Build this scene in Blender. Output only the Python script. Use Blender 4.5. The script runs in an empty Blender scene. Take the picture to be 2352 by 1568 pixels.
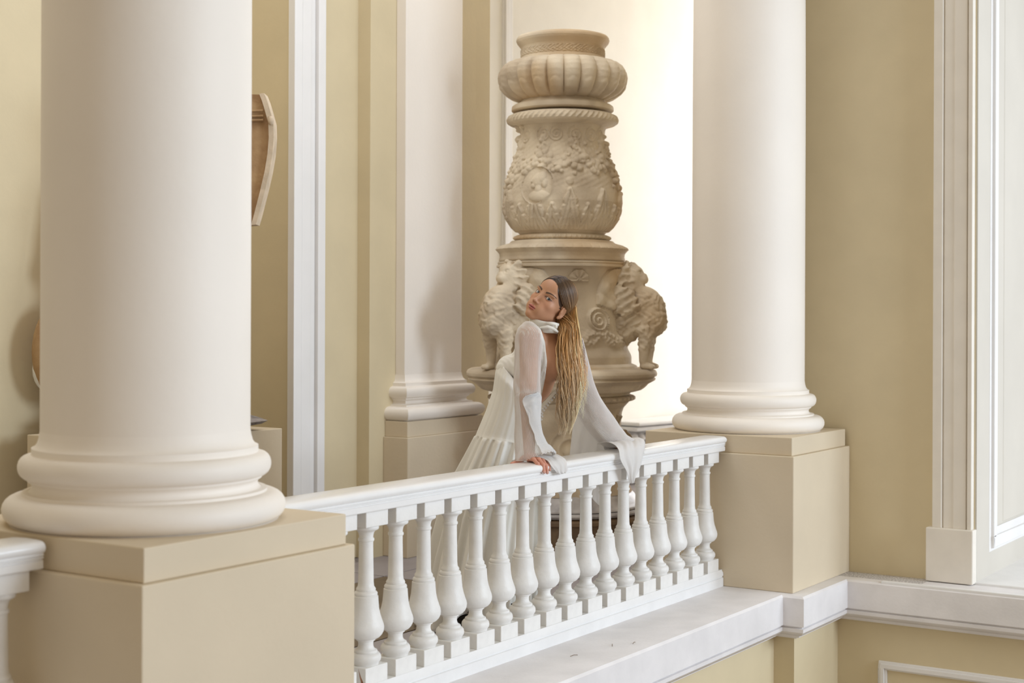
import bpy, bmesh, math, random
import numpy as np
from mathutils import Vector, Matrix
R_ = random.Random(7)
S = bpy.context.scene
COL = S.collection

# ------------------------------------------------------------------ camera, world, light, exposure
CAM_Z = 1.386
YAW = math.atan2(2217.0, 3400.0)
CT, ST = math.cos(YAW), math.sin(YAW)
cam = bpy.data.cameras.new('camera')
camo = bpy.data.objects.new('camera', cam)
COL.objects.link(camo)
S.camera = camo
cam.sensor_width = 36.0
cam.lens = 3400.0 / 2352.0 * 36.0
cam.shift_y = -(784.0 - 729.0) / 2352.0
cam.clip_start, cam.clip_end = 0.05, 200
cam.dof.use_dof = True
cam.dof.focus_distance = 6.5
cam.dof.aperture_fstop = 3.2
_fw, _rt, _up = Vector((CT, ST, 0)), Vector((ST, -CT, 0)), Vector((0, 0, 1))
_ro = 0.0038
_r2 = _rt * math.cos(_ro) + _up * math.sin(_ro)
_u2 = _up * math.cos(_ro) - _rt * math.sin(_ro)
_m = Matrix((_r2, _u2, -_fw)).transposed().to_4x4()
_m.translation = (0, 0, CAM_Z)
camo.matrix_world = _m

W = bpy.data.worlds.new('world')
S.world = W
W.use_nodes = True
W.node_tree.nodes['Background'].inputs[0].default_value = (1.0, 0.855, 0.68, 1)
W.node_tree.nodes['Background'].inputs[1].default_value = 0.52


def area(name, loc, target, sx, sy, power, col):
    l = bpy.data.lights.new(name, 'AREA')
    l.shape = 'RECTANGLE'
    l.size, l.size_y, l.energy, l.color = sx, sy, power, col
    o = bpy.data.objects.new(name, l)
    COL.objects.link(o)
    o.location = loc
    d = Vector(target) - Vector(loc)
    o.rotation_euler = d.to_track_quat('-Z', 'Y').to_euler()
    return o


# daylight through the right-hand stair window, the window behind the camera and the hidden rear window, plus two added lights
area('daylight_right_window', (10.6, 0.10, 2.2), (0, 0.30, 2.0), 3.6, 4.2, 40, (0.74, 0.84, 1.0))
area('daylight_front_window', (6.2, -7.0, 3.2), (5.6, 4.0, 1.2), 2.6, 4.2, 540, (0.75, 0.865, 1.0))
area('added_front_right_light', (9.9, -6.0, 3.2), (5.2, 3.0, 1.0), 3.0, 4.2, 290, (0.74, 0.86, 1.0))  # unseen light added to shade the right pedestal from the side
area('daylight_rear_window', (15.8, 4.6, 2.4), (10.4, 6.1, 2.0), 1.6, 4.2, 265, (0.92, 0.94, 1.0))
area('added_fill_over_landing', (4.6, 4.35, 5.45), (4.6, 4.35, 0), 6.0, 1.7, 112, (0.88, 0.92, 1.0))  # fill lamp added below the closed ceiling to lift the hall's ambient light
S.view_settings.view_transform = 'Standard'
S.view_settings.look = 'None'
S.view_settings.gamma = 1.0
S.view_settings.use_curve_mapping = False
S.view_settings.exposure = 0.0
S.cycles.use_denoising = True
S.cycles.max_bounces = 8
S.cycles.diffuse_bounces = 5
S.cycles.transparent_max_bounces = 12


# ------------------------------------------------------------------ materials
def mat(name, col, rough=0.6, var=0.0, scale=6.0, bump=0.0, bscale=60.0, col2=None, attr=None, spec=0.4, contrast=(0.35, 0.65)):
    m = bpy.data.materials.new(name)
    m.use_nodes = True
    nt = m.node_tree
    b = nt.nodes['Principled BSDF']
    b.inputs['Roughness'].default_value = rough
    b.inputs['Specular IOR Level'].default_value = spec
    tc = nt.nodes.new('ShaderNodeTexCoord')
    if attr:
        a = nt.nodes.new('ShaderNodeAttribute')
        a.attribute_name = attr
        src = a.outputs['Color']
    else:
        c = nt.nodes.new('ShaderNodeRGB')
        c.outputs[0].default_value = (*col, 1)
        src = c.outputs[0]
    if var > 0:
        n = nt.nodes.new('ShaderNodeTexNoise')
        n.inputs['Scale'].default_value = scale
        n.inputs['Detail'].default_value = 6
        nt.links.new(tc.outputs['Object'], n.inputs['Vector'])
        r = nt.nodes.new('ShaderNodeMapRange')
        r.inputs[1].default_value, r.inputs[2].default_value = contrast
        nt.links.new(n.outputs['Fac'], r.inputs[0])
        mx = nt.nodes.new('ShaderNodeMix')
        mx.data_type = 'RGBA'
        c2 = col2 if col2 else tuple(x * (1 - var) for x in col)
        mx.inputs['B'].default_value = (*c2, 1)
        nt.links.new(src, mx.inputs['A'])
        nt.links.new(r.outputs[0], mx.inputs['Factor'])
        src = mx.outputs['Result']
    nt.links.new(src, b.inputs['Base Color'])
    if bump > 0:
        n2 = nt.nodes.new('ShaderNodeTexNoise')
        n2.inputs['Scale'].default_value = bscale
        n2.inputs['Detail'].default_value = 5
        nt.links.new(tc.outputs['Object'], n2.inputs['Vector'])
        bp = nt.nodes.new('ShaderNodeBump')
        bp.inputs['Strength'].default_value = bump
        bp.inputs['Distance'].default_value = 0.01
        nt.links.new(n2.outputs['Fac'], bp.inputs['Height'])
        nt.links.new(bp.outputs['Normal'], b.inputs['Normal'])
    return m


M = {}
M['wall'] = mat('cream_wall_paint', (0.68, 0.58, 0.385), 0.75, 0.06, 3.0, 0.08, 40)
M['rail'] = mat('handrail_gloss_paint', (0.84, 0.835, 0.83), 0.22, 0.03, 9.0, 0.06, 70, spec=0.6)
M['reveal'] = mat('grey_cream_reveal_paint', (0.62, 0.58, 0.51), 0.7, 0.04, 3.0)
M['rear'] = mat('cream_wall_lit_copy', (0.86, 0.83, 0.765), 0.75, 0.04, 3.0, 0.08, 40)  # same cream as the wall, lightened to carry the strong light on it
M['pedestal'] = mat('cream_pedestal_paint', (0.68, 0.58, 0.43), 0.7, 0.05, 2.5, 0.08, 50)
M['column'] = mat('ivory_column_paint', (0.885, 0.83, 0.76), 0.55, 0.04, 2.0, 0.06, 40)
M['white'] = mat('white_gloss_paint', (0.84, 0.835, 0.83), 0.33, 0.05, 9.0, 0.10, 70)
M['baluster'] = mat('thick_white_paint', (0.83, 0.82, 0.80), 0.42, 0.07, 16.0, 0.12, 60)
M['ledge'] = mat('ledge_white_paint', (0.84, 0.82, 0.825), 0.5, 0.10, 5.0, 0.10, 60)
M['trim'] = mat('trim_white_paint', (0.82, 0.805, 0.79), 0.5, 0.04, 4.0)
M['trimlow'] = mat('casing_beige_paint', (0.80, 0.75, 0.67), 0.55, 0.05, 8.0)
M['stone'] = mat('urn_stone', (0.56, 0.45, 0.31), 0.85, 0.0, 4.0, 0.35, 45, attr='Col')
M['stone_plain'] = mat('urn_stone_plain', (0.56, 0.45, 0.31), 0.85, 0.3, 7.0, 0.35, 60, col2=(0.40, 0.32, 0.22))
M['marble'] = mat('veined_marble', (0.62, 0.60, 0.60), 0.4, 0.3, 9.0, 0.05, 30, col2=(0.34, 0.32, 0.33))
M['brown'] = mat('brown_plinth_stone', (0.25, 0.17, 0.10), 0.45, 0.3, 10.0, 0.05, 30, col2=(0.16, 0.11, 0.07))
M['floor_grey'] = mat('grey_marble_floor', (0.36, 0.335, 0.345), 0.45, 0.25, 5.0, 0.03, 40, col2=(0.32, 0.29, 0.30))
M['floor_brown'] = mat('brown_floor_inset', (0.17, 0.125, 0.08), 0.4, 0.25, 9.0, 0.03, 40)
M['dark'] = mat('grime', (0.05, 0.04, 0.03), 0.9)
M['terracotta'] = mat('sculpture_terracotta', (0.47, 0.31, 0.16), 0.85, 0.35, 11.0, 0.3, 50, col2=(0.34, 0.20, 0.10))
M['paleedge'] = mat('sculpture_pale_edge', (0.70, 0.57, 0.42), 0.85, 0.2, 14.0, 0.2, 60)
M['greyrock'] = mat('sculpture_grey_base', (0.36, 0.32, 0.30), 0.9, 0.5, 18.0, 0.5, 50)
M['chip'] = mat('bare_clay_chip', (0.45, 0.22, 0.13), 0.9, 0.3, 60.0)
M['skin'] = mat('skin', (0.6, 0.36, 0.25), 0.5, attr='Col', bump=0.03, bscale=260)
M['eye'] = mat('eye', (0.8, 0.8, 0.8), 0.15, attr='Col')
M['hair'] = mat('hair', (0.4, 0.25, 0.12), 0.36, attr='Col', spec=0.5)
M['shoe'] = mat('black_shoe_leather', (0.012, 0.012, 0.013), 0.3)
M['straw'] = mat('dry_straw', (0.20, 0.14, 0.08), 0.8, 0.2, 30)
M['glass'] = mat('window_glass', (0.9, 0.93, 0.95), 0.05)
M['glass'].node_tree.nodes['Principled BSDF'].inputs['Transmission Weight'].default_value = 1.0


def fabric(name, col, alpha, trans, rib=0.0, ribscale=900.0):
    m = bpy.data.materials.new(name)
    m.use_nodes = True
    nt = m.node_tree
    b = nt.nodes['Principled BSDF']
    out = nt.nodes['Material Output']
    b.inputs['Base Color'].default_value = (*col, 1)
    b.inputs['Roughness'].default_value = 0.85
    b.inputs['Specular IOR Level'].default_value = 0.15
    b.inputs['Sheen Weight'].default_value = 0.15
    tl = nt.nodes.new('ShaderNodeBsdfTranslucent')
    tl.inputs[0].default_value = (*col, 1)
    mx = nt.nodes.new('ShaderNodeMixShader')
    mx.inputs[0].default_value = trans
    nt.links.new(b.outputs[0], mx.inputs[1])
    nt.links.new(tl.outputs[0], mx.inputs[2])
    last = mx
    tc = nt.nodes.new('ShaderNodeTexCoord')
    n = nt.nodes.new('ShaderNodeTexNoise')
    n.inputs['Scale'].default_value = 420
    nt.links.new(tc.outputs['Object'], n.inputs['Vector'])
    bp = nt.nodes.new('ShaderNodeBump')
    bp.inputs['Strength'].default_value = 0.25
    bp.inputs['Distance'].default_value = 0.004
    nt.links.new(n.outputs['Fac'], bp.inputs['Height'])
    nt.links.new(bp.outputs['Normal'], b.inputs['Normal'])
    if alpha < 1:
        tr = nt.nodes.new('ShaderNodeBsdfTransparent')
        m2 = nt.nodes.new('ShaderNodeMixShader')
        m2.inputs[0].default_value = alpha
        nt.links.new(tr.outputs[0], m2.inputs[1])
        nt.links.new(mx.outputs[0], m2.inputs[2])
        last = m2
    nt.links.new(last.outputs[0], out.inputs['Surface'])
    return m


M['knit'] = fabric('ivory_knit', (0.90, 0.88, 0.82), 1.0, 0.12)
M['sheer'] = fabric('sheer_ivory_knit', (0.88, 0.86, 0.84), 0.52, 0.30)
M['sheer2'] = fabric('double_ivory_knit', (0.88, 0.865, 0.85), 0.86, 0.30)


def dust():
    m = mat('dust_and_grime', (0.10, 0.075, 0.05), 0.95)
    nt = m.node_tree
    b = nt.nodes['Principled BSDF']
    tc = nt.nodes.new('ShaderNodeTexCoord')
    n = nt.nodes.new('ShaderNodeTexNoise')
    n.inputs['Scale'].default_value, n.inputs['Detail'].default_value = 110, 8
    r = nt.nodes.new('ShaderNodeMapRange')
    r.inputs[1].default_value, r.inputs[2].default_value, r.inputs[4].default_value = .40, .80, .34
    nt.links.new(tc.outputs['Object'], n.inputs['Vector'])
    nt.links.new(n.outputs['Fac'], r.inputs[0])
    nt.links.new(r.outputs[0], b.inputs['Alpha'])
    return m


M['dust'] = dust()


# ------------------------------------------------------------------ mesh helpers
def link(name, me, m=None, parent=None, smooth=None):
    o = bpy.data.objects.new(name, me)
    COL.objects.link(o)
    if m is not None:
        me.materials.append(m)
    if parent is not None:
        o.parent = parent
    if smooth is not None:
        me.polygons.foreach_set('use_smooth', [True] * len(me.polygons))
        if smooth < 180:
            me.set_sharp_from_angle(angle=math.radians(smooth))
    return o


def tag(o, label=None, cat=None, group=None, kind=None):
    if label:
        o['label'] = label
    if cat:
        o['category'] = cat
    if group:
        o['group'] = group
    if kind:
        o['kind'] = kind
    return o


def empty(name, loc, label=None, cat=None, group=None):
    o = bpy.data.objects.new(name, None)
    COL.objects.link(o)
    o.location = loc
    o.empty_display_size = 0.1
    return tag(o, label, cat, group)


class MB:
    """collects geometry in coordinates relative to an origin; build() makes one mesh object"""

    def __init__(self, origin=(0, 0, 0)):
        self.v, self.f, self.o = [], [], np.array(origin, float)

    def add(self, vs, fs):
        n = len(self.v)
        self.v += [tuple(np.array(p, float) - self.o) for p in vs]
        self.f += [tuple(i + n for i in q) for q in fs]
        return self

    def box(self, u0, u1, v0, v1, z0, z1):
        p = [(u0, v0, z0), (u1, v0, z0), (u1, v1, z0), (u0, v1, z0), (u0, v0, z1), (u1, v0, z1), (u1, v1, z1), (u0, v1, z1)]
        return self.add(p, [(0, 3, 2, 1), (4, 5, 6, 7), (0, 1, 5, 4), (1, 2, 6, 5), (2, 3, 7, 6), (3, 0, 4, 7)])

    def lathe(self, cx, cy, prof, n=64, cap=True):
        vs, fs = [], []
        for (r, z) in prof:
            for k in range(n):
                a = 2 * math.pi * k / n
                vs.append((cx + r * math.cos(a), cy + r * math.sin(a), z))
        for i in range(len(prof) - 1):
            for k in range(n):
                k2 = (k + 1) % n
                fs.append((i * n + k, i * n + k2, (i + 1) * n + k2, (i + 1) * n + k))
        if cap:
            fs.append(tuple(range(n))[::-1])
            fs.append(tuple((len(prof) - 1) * n + k for k in range(n)))
        return self.add(vs, fs)

    def loft(self, rings, closed=True, cap=(True, True)):
        n = len(rings[0])
        vs = [p for r in rings for p in r]
        fs = []
        for i in range(len(rings) - 1):
            for k in range(n if closed else n - 1):
                k2 = (k + 1) % n
                fs.append((i * n + k, i * n + k2, (i + 1) * n + k2, (i + 1) * n + k))
        if closed and cap[0]:
            fs.append(tuple(range(n))[::-1])
        if closed and cap[1]:
            fs.append(tuple((len(rings) - 1) * n + k for k in range(n)))
        return self.add(vs, fs)

    def tube(self, path, rad, n=6, cap=True):
        path = [Vector(p) for p in path]
        rings = []
        ref = Vector((0.31, 0.22, 0.93))
        for i, p in enumerate(path):
            d = (path[min(i + 1, len(path) - 1)] - path[max(i - 1, 0)])
            d.normalize()
            a = d.cross(ref)
            if a.length < 1e-3:
                a = d.cross(Vector((1, 0, 0)))
            a.normalize()
            b = d.cross(a)
            r = rad[i] if hasattr(rad, '__len__') else rad
            rings.append([tuple(p + a * (r * math.cos(2 * math.pi * k / n)) + b * (r * math.sin(2 * math.pi * k / n))) for k in range(n)])
        return self.loft(rings, True, (cap, cap))

    def sphere(self, c, r, n=12, m=8):
        rx, ry, rz = r if hasattr(r, '__len__') else (r, r, r)
        vs, fs = [], []
        for i in range(m + 1):
            t = math.pi * i / m
            for k in range(n):
                a = 2 * math.pi * k / n
                vs.append((c[0] + rx * math.sin(t) * math.cos(a), c[1] + ry * math.sin(t) * math.sin(a), c[2] - rz * math.cos(t)))
        for i in range(m):
            for k in range(n):
                k2 = (k + 1) % n
                fs.append((i * n + k, i * n + k2, (i + 1) * n + k2, (i + 1) * n + k))
        return self.add(vs, fs)

    def mesh(self, name):
        me = bpy.data.meshes.new(name)
        me.from_pydata(self.v, [], self.f)
        bm = bmesh.new()
        bm.from_mesh(me)
        bmesh.ops.remove_doubles(bm, verts=bm.verts, dist=1e-6)
        bmesh.ops.recalc_face_normals(bm, faces=bm.faces)
        bm.to_mesh(me)
        bm.free()
        return me

    def build(self, name, m, parent=None, smooth=None, bevel=0.0):
        me = self.mesh(name)
        o = link(name, me, m, parent, smooth)
        if parent is None:
            o.location = tuple(self.o)
        if bevel > 0:
            md = o.modifiers.new('bevel', 'BEVEL')
            md.width, md.segments, md.limit_method = bevel, 2, 'ANGLE'
        return o


def arr_mesh(name, V, F, m, parent=None, smooth=180, col=None):
    me = bpy.data.meshes.new(name)
    me.from_pydata(V.tolist(), [], F.tolist())
    if col is not None:
        at = me.color_attributes.new('Col', 'FLOAT_COLOR', 'POINT')
        c4 = np.ones((len(V), 4), np.float32)
        c4[:, :3] = col
        at.data.foreach_set('color', c4.ravel())
    return link(name, me, m, parent, smooth)


def arc(c, r, a0, a1, n=6):
    """profile arc: centre (r, z), radii, degrees"""
    rr = r if hasattr(r, '__len__') else (r, r)
    return [(c[0] + rr[0] * math.cos(math.radians(a0 + (a1 - a0) * i / n)), c[1] + rr[1] * math.sin(math.radians(a0 + (a1 - a0) * i / n))) for i in range(n + 1)]


def offset_path(path, d):
    """offset an open polyline to its left side by d, mitred"""
    P = [np.array(p, float) for p in path]
    nrm = []
    for a, b in zip(P[:-1], P[1:]):
        t = (b - a) / np.linalg.norm(b - a)
        nrm.append(np.array((-t[1], t[0])))
    out = []
    for i, p in enumerate(P):
        if i == 0:
            out.append(p + nrm[0] * d)
        elif i == len(P) - 1:
            out.append(p + nrm[-1] * d)
        else:
            s = nrm[i - 1] + nrm[i]
            out.append(p + s * (d / (1 + float(nrm[i - 1] @ nrm[i]))))
    return out


def sweep(mb, path, prof):
    """prof: (inward offset, z) list; path runs with the building on its left"""
    rows = []
    for d, z in prof:
        rows.append([(q[0], q[1], z) for q in offset_path(path, d)])
    return mb.loft(rows, closed=False)


# ------------------------------------------------------------------ signed-distance surfaces
def smin(a, b, k):
    h = np.clip(0.5 + 0.5 * (b - a) / k, 0, 1)
    return b + (a - b) * h - k * h * (1 - h)


def smax(a, b, k):
    return -smin(-a, -b, k)


def ell(p, c, r, rot=None):
    q = p - np.array(c, np.float32)
    if rot is not None:
        q = q @ np.array(rot, np.float32)
    r = np.array(r, np.float32)
    k0 = np.sqrt(((q / r) ** 2).sum(-1))
    k1 = np.sqrt(((q / (r * r)) ** 2).sum(-1)) + 1e-9
    return k0 * (k0 - 1) / k1


def cap(p, a, b, ra, rb):
    a, b = np.array(a, np.float32), np.array(b, np.float32)
    d = b - a
    h = np.clip(((p - a) @ d) / float(d @ d), 0, 1)
    q = p - a - h[..., None] * d
    return np.sqrt((q * q).sum(-1)) - (ra + (rb - ra) * h)


def surface_nets(f, lo, hi, h):
    lo, hi = np.array(lo, float), np.array(hi, float)
    n = np.ceil((hi - lo) / h).astype(int) + 1
    ax = [(lo[i] + h * np.arange(n[i])).astype(np.float32) for i in range(3)]
    D = np.empty(tuple(n), np.float32)
    step = max(1, int(600000 / (n[1] * n[2])))
    for i in range(0, n[0], step):
        X, Y, Z = np.meshgrid(ax[0][i:i + step], ax[1], ax[2], indexing='ij')
        D[i:i + step] = f(np.stack([X, Y, Z], -1))
    s = D < 0
    nx, ny, nz = n
    acc = np.zeros((nx - 1, ny - 1, nz - 1, 3), np.float32)
    cnt = np.zeros((nx - 1, ny - 1, nz - 1), np.float32)
    cor = [(a, b, c) for a in (0, 1) for b in (0, 1) for c in (0, 1)]
    sl = lambda o: (slice(o[0], nx - 1 + o[0]), slice(o[1], ny - 1 + o[1]), slice(o[2], nz - 1 + o[2]))
    for a in cor:
        for d in range(3):
            if a[d] == 1:
                continue
            b = list(a)
            b[d] = 1
            da, db = D[sl(a)], D[sl(b)]
            m = (da < 0) != (db < 0)
            t = np.where(m, da / np.where(m, da - db, 1), 0)
            for k in range(3):
                acc[..., k] += m * (a[k] + (t if k == d else 0))
            cnt += m
    act = cnt > 0
    idx = -np.ones(act.shape, np.int64)
    idx[act] = np.arange(act.sum())
    cells = np.argwhere(act)
    V = (cells + acc[act] / cnt[act][:, None]) * h + lo
    F = []
    for d in range(3):
        e1, e2 = [(1, 2), (2, 0), (0, 1)][d]
        A = np.take(s, range(0, s.shape[d] - 1), axis=d)
        B = np.take(s, range(1, s.shape[d]), axis=d)
        ed = np.argwhere(A != B)
        ok = (ed[:, e1] > 0) & (ed[:, e2] > 0) & (ed[:, e1] < n[e1] - 1) & (ed[:, e2] < n[e2] - 1)
        ed = ed[ok]
        ins = A[tuple(ed.T)]
        q = []
        for o1, o2 in ((0, 0), (-1, 0), (-1, -1), (0, -1)):
            c = ed.copy()
            c[:, e1] += o1
            c[:, e2] += o2
            q.append(idx[tuple(c.T)])
        q = np.stack(q, -1)
        q[~ins] = q[~ins][:, ::-1]
        F.append(q)
    return V, np.concatenate(F)


def smooth_noise(p, seed, freq, amp):
    """cheap sum-of-sines relief"""
    r = np.random.RandomState(seed)
    out = np.zeros(p.shape[:-1], np.float32)
    for _ in range(6):
        w = r.normal(size=3) * freq
        out += np.sin(p @ w.astype(np.float32) + r.rand() * 6.28)
    return out * amp / 6


# ------------------------------------------------------------------ the setting
PATH = [(-3.0, 2.91), (2.60, 2.91), (2.60, 2.80), (3.66, 2.80), (3.66, 2.91), (6.96, 2.91), (6.96, 2.80), (7.57, 2.80), (7.57, -3.0)]


def structure(mb, name, m, parent=None, smooth=None, bevel=0.0):
    o = mb.build(name, m, parent, smooth, bevel)
    if parent is None:
        o['kind'] = 'structure'
    return o


# landing floor (grey marble slabs round a brown inset)
fl = structure(MB().box(-3, 16.5, 3.20, 7.2, -0.35, -0.012), 'floor', M['floor_grey'])
tag(fl, 'grey marble landing floor behind the balustrade')
slab = 0
for (u0, u1, v0, v1, mm) in [(6.27, 7.0, 4.90, 5.40, 'floor_grey'), (5.6, 6.26, 4.90, 5.40, 'floor_grey'), (4.9, 5.59, 4.90, 5.40, 'floor_grey'),
                             (6.27, 7.0, 4.45, 4.89, 'floor_grey'), (6.27, 7.0, 4.00, 4.44, 'floor_grey'), (6.27, 7.0, 3.42, 3.99, 'floor_grey'),
                             (5.45, 6.26, 3.42, 3.94, 'floor_grey'), (4.6, 5.44, 3.42, 3.94, 'floor_grey'), (3.6, 4.59, 3.42, 3.94, 'floor_grey'),
                             (7.01, 7.9, 3.75, 4.40, 'floor_grey'), (7.01, 8.0, 4.41, 5.1, 'floor_grey'), (8.01, 9.2, 4.3, 5.9, 'floor_grey'),
                             (4.2, 6.26, 3.95, 4.89, 'floor_brown'), (2.4, 4.19, 3.95, 4.89, 'floor_brown')]:
    MB().box(u0, u1, v0, v1, -0.014, 0.0).build('slab', M[mm], fl, bevel=0.002)
lf = structure(MB().box(-6, 12, -9, 3.4, -4.2, -4.0), 'floor_lower', M['floor_grey'])
tag(lf, 'floor of the stairwell far below the ledge')

# ledge with fascia and moulding, and the stairwell wall under it
lm = MB()
sweep(lm, PATH, [(0.03, 0.0), (0.010, 0.0), (0.0, -0.010), (0.0, -0.150), (0.014, -0.152), (0.014, -0.158), (0.004, -0.162), (0.006, -0.180),
                 (0.022, -0.198), (0.040, -0.205), (0.044, -0.214), (0.062, -0.216), (0.066, -0.224), (0.08, -0.226)])
top = [(p[0], p[1], 0.0) for p in offset_path(PATH, 0.03)] + [(9.6, -3.0, 0.0), (9.6, 3.41, 0.0), (-3, 3.41, 0.0)]
lm.add(top, [tuple(range(len(top)))])
lg = structure(lm, 'trim_1', M['ledge'], smooth=35)
tag(lg, 'white painted ledge running under the balustrade and along the right wall')
wl = MB()
sweep(wl, PATH, [(0.075, -0.20), (0.085, -0.23), (0.085, -4.1)])
wlo = structure(wl, 'wall_stairwell', M['wall'])
tag(wlo, 'cream stairwell wall below the ledge')
fr = MB()
U = 7.655


def frame_u(mb, u, v0, v1, z0, z1, w, d):
    """rectangular moulding frame standing proud (towards -u) of plane u"""
    for (a0, a1, b0, b1) in ((v0, v1, z1 - w, z1), (v0, v1, z0, z0 + w), (v1 - w, v1, z0 + w, z1 - w), (v0, v0 + w, z0 + w, z1 - w)):
        mb.box(u - d, u + 0.01, a0, a1, b0, b1)


frame_u(fr, U, -2.2, 2.655, -2.6, -0.425, 0.045, 0.012)
frame_u(fr, U, -2.188, 2.643, -2.588, -0.437, 0.020, 0.022)
f1 = structure(fr, 'trim_2', M['trim'], bevel=0.003)
tag(f1, 'white panel moulding on the stairwell wall below the right ledge')

# right wall pier with window reveal
wr = structure(MB().box(7.82, 9.6, 2.20, 3.74, -0.05, 5.5), 'wall_right', M['wall'])
tag(wr, 'cream wall on the right with a window reveal')
wf = MB()
wf.box(7.82, 9.6, -1.9, 2.2, 4.1, 5.5)
wfo = structure(wf, 'wall_right_front', M['wall'])
tag(wfo, 'cream wall beyond the right window, out of the frame')
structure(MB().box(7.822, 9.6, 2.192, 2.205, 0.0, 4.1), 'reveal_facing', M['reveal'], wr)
cs = MB()
cs.box(7.772, 7.83, 2.362, 2.412, 0.285, 4.4).box(7.783, 7.83, 2.300, 2.356, 0.285, 4.4).box(7.779, 7.83, 2.236, 2.304, 0.285, 4.4).box(7.774, 7.83, 2.206, 2.230, 0.285, 4.4)
cs.box(7.79, 7.83, 2.21, 2.41, 0.285, 4.4)
c1 = structure(cs, 'trim_3', M['trimlow'], bevel=0.004)
tag(c1, 'moulded window casing on the right wall')
structure(MB().box(7.752, 7.83, 2.192, 2.440, 0.004, 0.287), 'casing_block', M['trimlow'], c1, bevel=0.006)
# panel mouldings on the reveal (faces -v)
jp = MB()


def frame_v(mb, v, u0, u1, z0, z1, w, d):
    for (a0, a1, b0, b1) in ((u0, u1, z1 - w, z1), (u0, u1, z0, z0 + w), (u0, u0 + w, z0 + w, z1 - w), (u1 - w, u1, z0 + w, z1 - w)):
        mb.box(a0, a1, v - d, v + 0.01, b0, b1)


frame_v(jp, 2.20, 8.055, 9.4, 0.135, 4.0, 0.125, 0.012)
frame_v(jp, 2.20, 8.085, 9.37, 0.155, 3.98, 0.060, 0.030)
jo = structure(jp, 'trim_4', M['trim'], bevel=0.006)
tag(jo, 'white panel moulding on the window reveal at the right edge')
structure(MB().box(8.33, 9.12, 2.188, 2.21, 0.265, 3.85), 'reveal_panel', M['reveal'], jo, bevel=0.01)
sl_ = MB()
sl_.box(7.80, 9.6, -1.9, 2.2, -0.02, 0.012).box(7.575, 7.612, -3, 2.62, -0.02, 0.010)
so = structure(sl_, 'trim_5', M['white'], bevel=0.004)
tag(so, 'bright white window sill at the right edge')
wn = MB()
for a in (-1.9, -0.55, 0.8, 2.14):
    wn.box(9.52, 9.58, a, a + 0.06, 0.02, 4.1)
for z in (0.02, 1.35, 2.7, 4.04):
    wn.box(9.525, 9.575, -1.9, 2.2, z, z + 0.06)
wno = structure(wn, 'window_1', M['trim'])
tag(wno, 'tall white window frame at the right, outside the frame')

# back walls: niche, wall with casing, pier, bright rear wall
wb = structure(MB().box(3.2, 6.3, 5.86, 6.0, 0, 5.5), 'wall_niche', M['wall'])
tag(wb, 'cream niche wall behind the sculpture')
wa = structure(MB().box(6.09, 8.02, 5.41, 6.0, 0, 5.5), 'wall_back', M['wall'])
tag(wa, 'cream back wall between niche and rear bay')
pr = structure(MB().box(6.663, 7.73, 5.32, 5.42, 0, 5.5), 'wall_back_pier', M['wall'])
tag(pr, 'cream pier behind the white pilaster')
structure(MB().box(-3, 3.45, 5.41, 6.0, 0, 5.5), 'wall_back_left', M['wall'])
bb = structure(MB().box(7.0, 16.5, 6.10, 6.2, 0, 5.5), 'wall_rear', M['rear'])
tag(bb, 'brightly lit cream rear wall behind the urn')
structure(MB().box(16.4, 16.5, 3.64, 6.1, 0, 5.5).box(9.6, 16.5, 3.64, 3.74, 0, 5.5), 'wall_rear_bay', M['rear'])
c2 = MB()
c2.box(6.075, 6.140, 5.372, 5.42, 0, 5.4).box(6.143, 6.215, 5.376, 5.42, 0, 5.4).box(6.215, 6.268, 5.392, 5.42, 0, 5.4).box(6.274, 6.336, 5.372, 5.42, 0, 5.4)
c2.box(6.08, 6.33, 5.398, 5.42, 0, 5.4)
co = structure(c2, 'trim_6', M['trim'], bevel=0.004)
tag(co, 'white moulded casing at the edge of the niche')
c3 = MB()
c3.box(9.20, 9.34, 6.090, 6.11, 0.6, 5.0).box(9.222, 9.285, 6.078, 6.11, 0.6, 5.0)
c3o = structure(c3, 'trim_7', M['trim'], bevel=0.008)
tag(c3o, 'white vertical panel moulding on the bright rear wall')
ce = structure(MB().box(-4, 16.5, -2.5, 7.2, 5.5, 5.7), 'ceiling', M['wall'])
tag(ce, 'ceiling of the hall, out of the frame')
structure(MB().box(7.6, 9.6, 5.95, 6.095, 0, 0.16), 'baseboard_rear', M['trim'])
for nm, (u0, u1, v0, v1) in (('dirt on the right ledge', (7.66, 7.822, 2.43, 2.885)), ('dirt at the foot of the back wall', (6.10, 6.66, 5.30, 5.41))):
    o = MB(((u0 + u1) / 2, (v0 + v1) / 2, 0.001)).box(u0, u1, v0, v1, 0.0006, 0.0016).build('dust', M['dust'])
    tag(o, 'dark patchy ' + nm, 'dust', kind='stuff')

# radiator under a sill in the rear bay
rd = empty('radiator', (10.92, 5.93, 0.0), 'white ribbed radiator under a sill beyond the stone urn', 'radiator')
rd.rotation_euler = (0, 0, math.radians(-9.4))
for i in range(16):
    x = 0.05 + i * 0.085
    q = MB()
    q.lathe(x, 0.0, [(0.012, 0.06), (0.033, 0.08), (0.033, 0.40), (0.012, 0.42)], 10)
    q.build('rib', M['trim'], rd, 40)
MB().box(0.02, 1.38, -0.02, 0.02, 0.36, 0.385).build('top_rail', M['trim'], rd)
MB().box(0.02, 1.38, -0.02, 0.02, 0.09, 0.115).build('bottom_rail', M['trim'], rd)
for x in (0.09, 1.33):
    MB().box(x - 0.015, x + 0.015, -0.02, 0.02, 0.0, 0.08).build('leg', M['trim'], rd)
sh = empty('window_sill_board', (10.9, 5.95, 0.44), 'white moulded sill board above the ribbed radiator', 'sill')
sh.rotation_euler = (0, 0, math.radians(-9.4))
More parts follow.
